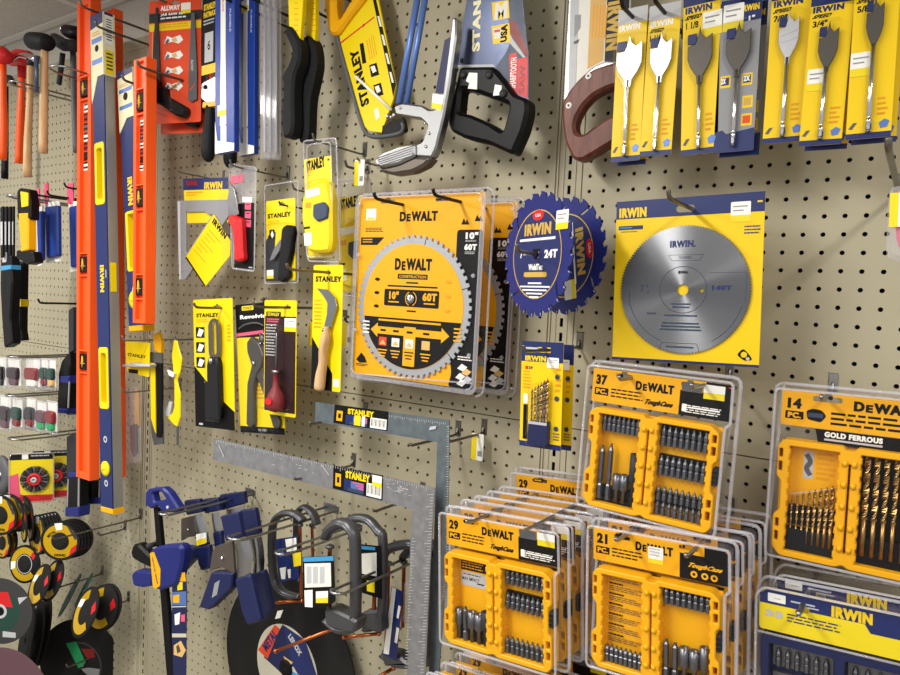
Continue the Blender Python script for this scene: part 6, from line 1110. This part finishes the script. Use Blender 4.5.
def bag(label, tl, tr, bl, h, ins, c2):
    f = Fr('sanding_pack', label, 'pack', tl, tr, bl, h, group=BL); m = MB(f); m.prism(rrect(0, -.93*f.H, f.W, 0, .002), -.0012, 0, 'paper'); m.build('card', f, 'white header card')
    m = MB(f); m.prism(roundp(f.uu([(.1, .3), (.9, .3), (.9, .7), (.1, .7)]), .01), -.012, -.002, ins, bev=.003); m.prism(roundp(f.uu([(.2, .66), (.8, .66), (.8, .93), (.2, .93)]), .01), -.010, -.002, c2, bev=.003); m.build('contents', f, 'dark sanding parts')
    m = MB(f); q = rrect(0, -f.H, f.W, 0, .004); m.prism(q, -.016, -.001, 'plastic', bev=.004); m.tube([(a, -.002, b) for a, b in q]+[(q[0][0], -.002, q[0][1])], .0015, 'rim', 6); m.build('pouch', f, 'clear plastic pouch'); return f
Ci = lambda x, y: (x/6.43, 335+y/6.43)
for k, (x0, x1, y0, y1, a, b, t) in enumerate(((55, 138, 150, 330, 'maroon', 'mauve', 'upper row pack with purple contents, second from the left'), (168, 262, 150, 340, 'dred', 'paper', 'upper row pack with a round dark red disc'), (270, 318, 150, 335, 'dgreen', 'dred', 'upper row pack with green print right of the red disc pack'), (320, 365, 155, 340, 'dgreen', 'tan', 'upper row pack at the right end'), (-45, 45, 140, 330, 'ink', 'char', 'upper row pack with black parts at the left edge'),
    (5, 78, 385, 600, 'maroon', 'mauve', 'lower row pack with purple contents at the left edge'), (84, 150, 400, 590, 'dgreen', 'dred', 'lower row pack with green print, second from the left'), (176, 236, 400, 590, 'char', 'dred', 'lower row pack with dark parts in the middle'), (242, 310, 420, 610, 'mauve', 'green', 'lower row pack with red parts, second from the right'), (306, 372, 420, 620, 'dred', 'green', 'lower row pack with green bottom at the right end'))):
    bg = bag('clear '+t, Ci(x0, y0), Ci(x1, y0+6), Ci(x0, y1), .16 if k < 5 else .19, a, b)
    if k in (1, 6): dup(bg.o, (.01, .03, -.006), 'clear pack directly behind the '+t)
for a, b, L, t in (((4, 357), (12, 359), .2, 'at the upper row of clear packs'), ((3, 396), (10, 398), .22, 'at the lower row of clear packs'), ((5, 440), (13, 441), .2, 'above the wire wheel cards')): loophook(a, b, L, t)
hook((38, 303), .12, 'empty on the bare board left of the levels', m='blkwire', r=.003)

def px_thing(name, label, cat, org, h, C, parts, group=None):
    f = Fr(name, label, cat, org, h=h, group=group); f.C = C
    for nm, lab, pts, y0, y1, mt, bev, rnd in parts: m = MB(f); PX(m, f, pts, y0, y1, mt, bev=bev, rnd=rnd); m.build(nm, f, lab)
    return f
def grip_tool(label, h, C, pts, top, cuff, tail):
    P = [('grip', 'black grip', pts, -.014, .012, 'black', .004, .006)]
    for k, q in enumerate(cuff): P.append(('cuff', 'blue cuff', q, -.016, .014, 'blue', .003, .003))
    if top: P.append(('bar', 'dark steel bar', top, -.005, .004, 'char', .001, .002))
    for q in tail: P.append(('piping', 'grey piping', q, -.0155, -.013, 'grey', .0005, 0))
    return px_thing('bar_clamp', label, 'clamp', (C[0]+pts[0][0]/C[2], C[1]+pts[0][1]/C[2]), h, C, P, 'black and blue bar clamps')
C3 = (0, 335, 6.43); C4 = (0, 430, 5.19)
grip_tool('left one of the two black and blue clamps hanging left of the long orange level', .14, C3, [(395, 160), (440, 110), (448, 200), (440, 270), (428, 480), (362, 480), (375, 300), (372, 250)], [(440, -160), (470, -180), (470, 100), (440, 120)], [[(385, 262), (440, 262), (438, 315), (384, 310)], [(358, 468), (424, 475), (422, 508), (358, 502)]], [[(440, 300), (446, 300), (438, 470), (432, 470)]])
grip_tool('right one of the two black and blue clamps hanging left of the long orange level', .11, C3, [(450, 150), (490, 120), (495, 270), (490, 470), (430, 470), (440, 300)], [(465, -160), (492, -180), (492, 110), (460, 130)], [[(440, 268), (492, 262), (490, 295), (440, 302)], [(428, 470), (490, 466), (488, 512), (426, 516)]], [[(448, 300), (453, 300), (446, 465), (440, 465)]])
grip_tool('black and blue clamp under the wire wheel cards beside the long orange level', .15, C4, [(348, 245), (408, 235), (410, 410), (340, 410)], [(345, 35), (400, 10), (405, 240), (345, 245)], [[(350, 222), (412, 218), (410, 248), (348, 252)], [(336, 402), (410, 398), (406, 452), (336, 450)]], [[(404, 250), (410, 250), (408, 398), (402, 398)], [(350, 255), (355, 255), (350, 398), (345, 398)]])
grip_tool('black and blue clamp below the bottom end of the long orange level, left one', .11, C4, [(412, 255), (444, 255), (440, 385), (412, 388)], None, [[(410, 365), (440, 360), (438, 388), (412, 392)]], [])
grip_tool('black and blue clamp below the bottom end of the long orange level, right one', .10, C4, [(446, 258), (518, 256), (515, 380), (446, 380)], None, [[(444, 352), (518, 348), (514, 385), (446, 388)]], [[(512, 262), (517, 262), (514, 350), (510, 350)]])

# hammers
C5 = (0, 20, 4.22); HG = 'hammers and mallets on the top left hooks'
def hammer(label, h, C, hp, hr, hm, head, extra=(), bandm=None):
    f = Fr('hammer', label, 'hammer', (C[0]+hp[0][0]/C[2], C[1]+hp[0][1]/C[2]), h=h, group=HG); f.C = C
    q = spath(f.pp(hp), 3); k = len(q); A = f.p(hp[0][0], hp[0][1]); B = f.p(hp[0][0]+10, hp[0][1]); s = abs(f.p(hp[0][0], hp[0][1]+10)[1]-A[1])/10
    m = MB(f); rr = spath([(a, 0) for a in hr], 3); m.tube([(a, 0, b) for a, b in q], [(rr[min(i, len(rr)-1)][0]*s, rr[min(i, len(rr)-1)][0]*s*1.0) for i in range(k)], hm, 12); m.build('handle', f)
    if bandm: (i0, i1), bm = bandm; m = MB(f); a, b = f.p(*i0), f.p(*i1); m.tube([(a[0], 0, a[1]), (b[0], 0, b[1])], hr[0]*s*1.12, bm, 12); m.build('band', f, 'dark band')
    for nm, lab, path, rad, mt in head:
        m = MB(f); q = f.pp(path); m.tube([(a, 0, b) for a, b in q], [r*s for r in rad], mt, 14); m.build(nm, f, lab)
    return f
hammer('hammer with a big red head and orange red grip at the left edge', .22, C5, [(12, 190), (12, 320), (14, 450), (10, 590)], [14, 15, 18, 17], 'orange', [('head', 'big red head', [(-50, 148), (-30, 145), (5, 150), (32, 158)], [36, 42, 40, 26], 'red')], ((( 12, 240), (12, 320)), 'char'))
hammer('hammer with a smaller red head and orange red grip', .15, C5, [(92, 240), (90, 350), (84, 480), (80, 605)], [13, 15, 17, 16], 'orange', [('head', 'red head', [(50, 165), (80, 160), (118, 165), (125, 170)], [30, 36, 34, 20], 'red'), ('collar', 'red collar', [(92, 180), (92, 245)], [18, 16], 'red')], (((92, 265), (90, 330)), 'char'))
f = hammer('claw hammer with a silver head and pale wooden handle', .2, C5, [(128, 180), (126, 330), (118, 500), (115, 662)], [13, 13, 16, 18], 'wood', [('head', 'silver claw head', [(62, 165), (85, 150), (110, 152), (150, 165), (160, 168)], [4, 9, 14, 16, 17], 'chrome'), ('eye', 'dark eye', [(128, 165), (128, 195)], [16, 14], 'char')])
m = MB(f); PX(m, f, [(110, 370), (122, 370), (116, 480), (106, 480)], -.022, -.019, 'mdk'); m.build('label', f, 'dark printed label') if 0 else None
f = hammer('mallet with a black rubber head and pale wooden handle', .22, C5, [(188, 130), (186, 260), (184, 400), (182, 562)], [15, 16, 18, 18], 'wood', [('head', 'black rubber head', [(128, 90), (136, 88), (170, 91), (198, 96), (206, 98)], [29, 37, 38, 35, 29], 'rubber')])
m = MB(f); q = f.pp([(184, 160), (184, 310)]); m.tube([(q[0][0]-.003, -.016, q[0][1]), (q[1][0]-.003, -.016, q[1][1])], [(.009, .004)]*2, 'mdk', 8); m.build('label', f, 'dark printed label')
hammer('sledge hammer with a chrome face and dark handle behind the black mallet', .15, C5, [(265, 140), (258, 200), (250, 260), (248, 270)], [11, 11, 11, 11], 'char', [('head', 'dark head with a chrome face', [(318, 110), (270, 105), (245, 88), (232, 80)], [24, 26, 26, 24], 'char'), ('face', 'chrome face', [(236, 82), (226, 76), (222, 74)], [24, 23, 14], 'chrome')])
hammer('ball hammer with a chrome face next to the long orange level', .13, C5, [(308, 130), (312, 300), (318, 450), (322, 560)], [12, 12, 13, 13], 'dgrey', [('head', 'black head', [(345, 60), (310, 55), (290, 48), (278, 44)], [28, 30, 28, 24], 'black'), ('face', 'chrome face', [(282, 44), (268, 38), (262, 36)], [22, 22, 16], 'chrome')], (((316, 400), (322, 470)), 'iry2'))
hammer('black handled hammer behind the red headed ones, mostly hidden', .1, C5, [(25, 280), (24, 400), (22, 530), (20, 670)], [10, 11, 13, 14], 'black', [('head', 'dark head', [(0, 245), (40, 250), (60, 270)], [16, 18, 10], 'char')], (((24, 380), (22, 450)), 'tan'))
for a, b, L, t in (((6, 82), (14, 84), .25, 'under the red headed hammers'), ((44, 66), (58, 70), .25, 'under the black rubber mallet')): loophook(a, b, L, t)

# packs and tools between hammers and clear packs
C6 = (0, 170, 3.75)
for k, x in enumerate((0, 14, 28, 40)):
    px_thing('chisel', ('leftmost', 'second', 'third', 'rightmost')[k]+' black chisel of the four packed at the left edge', 'chisel', (x/3.75, 210), .22-.02*k, C6, [('handle', 'black handle', [(x, 140), (x+10, 135), (x+10, 325), (x+2, 330)], -.003, .002, 'black', .001, .002), ('label', 'white label', [(x+1, 195), (x+9, 193), (x+9, 280), (x+2, 282)], -.0036, -.003, 'lgrey', 0, 0)], 'black chisels at the left edge')
px_thing('quick_clamp', 'yellow barred clamp with black jaws hanging above the clear packs', 'clamp', (22, 210), .23, C6, [('bar', 'yellow bar', [(68, 160), (105, 158), (104, 300), (78, 310)], -.012, .008, 'case', .003, .004), ('upper_jaw', 'black upper jaw', [(62, 80), (70, 66), (105, 72), (112, 120), (112, 185), (64, 188)], -.011, .012, 'black', .004, .006), ('label', 'yellow label', [(76, 80), (104, 85), (104, 135), (80, 140)], -.0135, -.0105, 'iry', .0005, .002), ('lower_jaw', 'black lower jaw', [(60, 300), (120, 305), (128, 345), (100, 355), (60, 330)], -.013, .010, 'black', .003, .005)])
px_thing('quick_clamp', 'black clamp with a yellow bottom band below the yellow barred one', 'clamp', (16, 300), .15, C6, [('bar', 'grey bar', [(48, 330), (58, 330), (56, 560), (48, 560)], -.004, .004, 'gun', .001, 0), ('grip', 'black grip', [(58, 340), (80, 345), (76, 600), (82, 640), (55, 640), (56, 560)], -.010, .010, 'black', .004, .005), ('band', 'yellow band', [(58, 480), (78, 485), (78, 512), (56, 512)], -.011, .011, 'iry2', .001, .002)])
px_thing('quick_clamp', 'black and blue dotted clamp at the left edge above the clear packs', 'clamp', (4, 270), .2, C6, [('grip', 'black grip', [(2, 330), (38, 320), (44, 420), (36, 560), (44, 650), (14, 668), (6, 560), (0, 440)], -.012, .012, 'black', .004, .006), ('ring', 'blue ring', [(4, 360), (40, 356), (40, 372), (4, 378)], -.013, .013, 'sky', .001, 0), ('window', 'pale window', [(8, 310), (22, 308), (22, 345), (8, 348)], -.014, -.011, 'lgrey', .001, .002)])
def drillpack(label, h, x0, x1, y0, y1, hx0, hx1, wide):
    P = [('header', 'pink hang tab', [(hx0, y0-70), (hx1, y0-72), (hx1+1, y0+8), (hx0+1, y0+8)], -.004, 0, 'pink', .001, .002), ('backing', 'white backing card', [(x0, y0), (x1, y0-4), (x1+(8 if wide else 0), y1-6), (x0+6, y1)], -.003, -.001, 'paper', 0, .003), ('contents', 'blue packet', [(x0+1, y0+18), (x1-(8 if wide else 4), y0+12), (x1-(6 if wide else 3), y1-26), (x0+7, y1-18)], -.014, -.003, 'bluepk', .003, .005)]
    return px_thing('drill_bit_packet', label, 'packet', (x0/3.75, 170+y0/3.75), h, C6, P, 'blue packets with pink tabs')
drillpack('slim blue packet with a pink tab, leftmost of three', .17, 134, 158, 140, 362, 134, 145, False); drillpack('wide blue packet with a white edge and pink tab', .15, 166, 222, 120, 348, 164, 178, True); drillpack('blue packet with a pink tab half behind the long orange level', .12, 256, 290, 120, 384, 250, 272, False)
for a, b, L, t in (((3, 196), (12, 198), .25, 'at the left edge above the black chisels'),): loophook(a, b, L, t)
hook((35, 195), .2, 'holding the slim blue packet', m='blkwire'); hook((47, 195), .18, 'holding the wide blue packet', m='blkwire'); hook((64, 187), .15, 'holding the blue packet behind the orange level', m='blkwire')
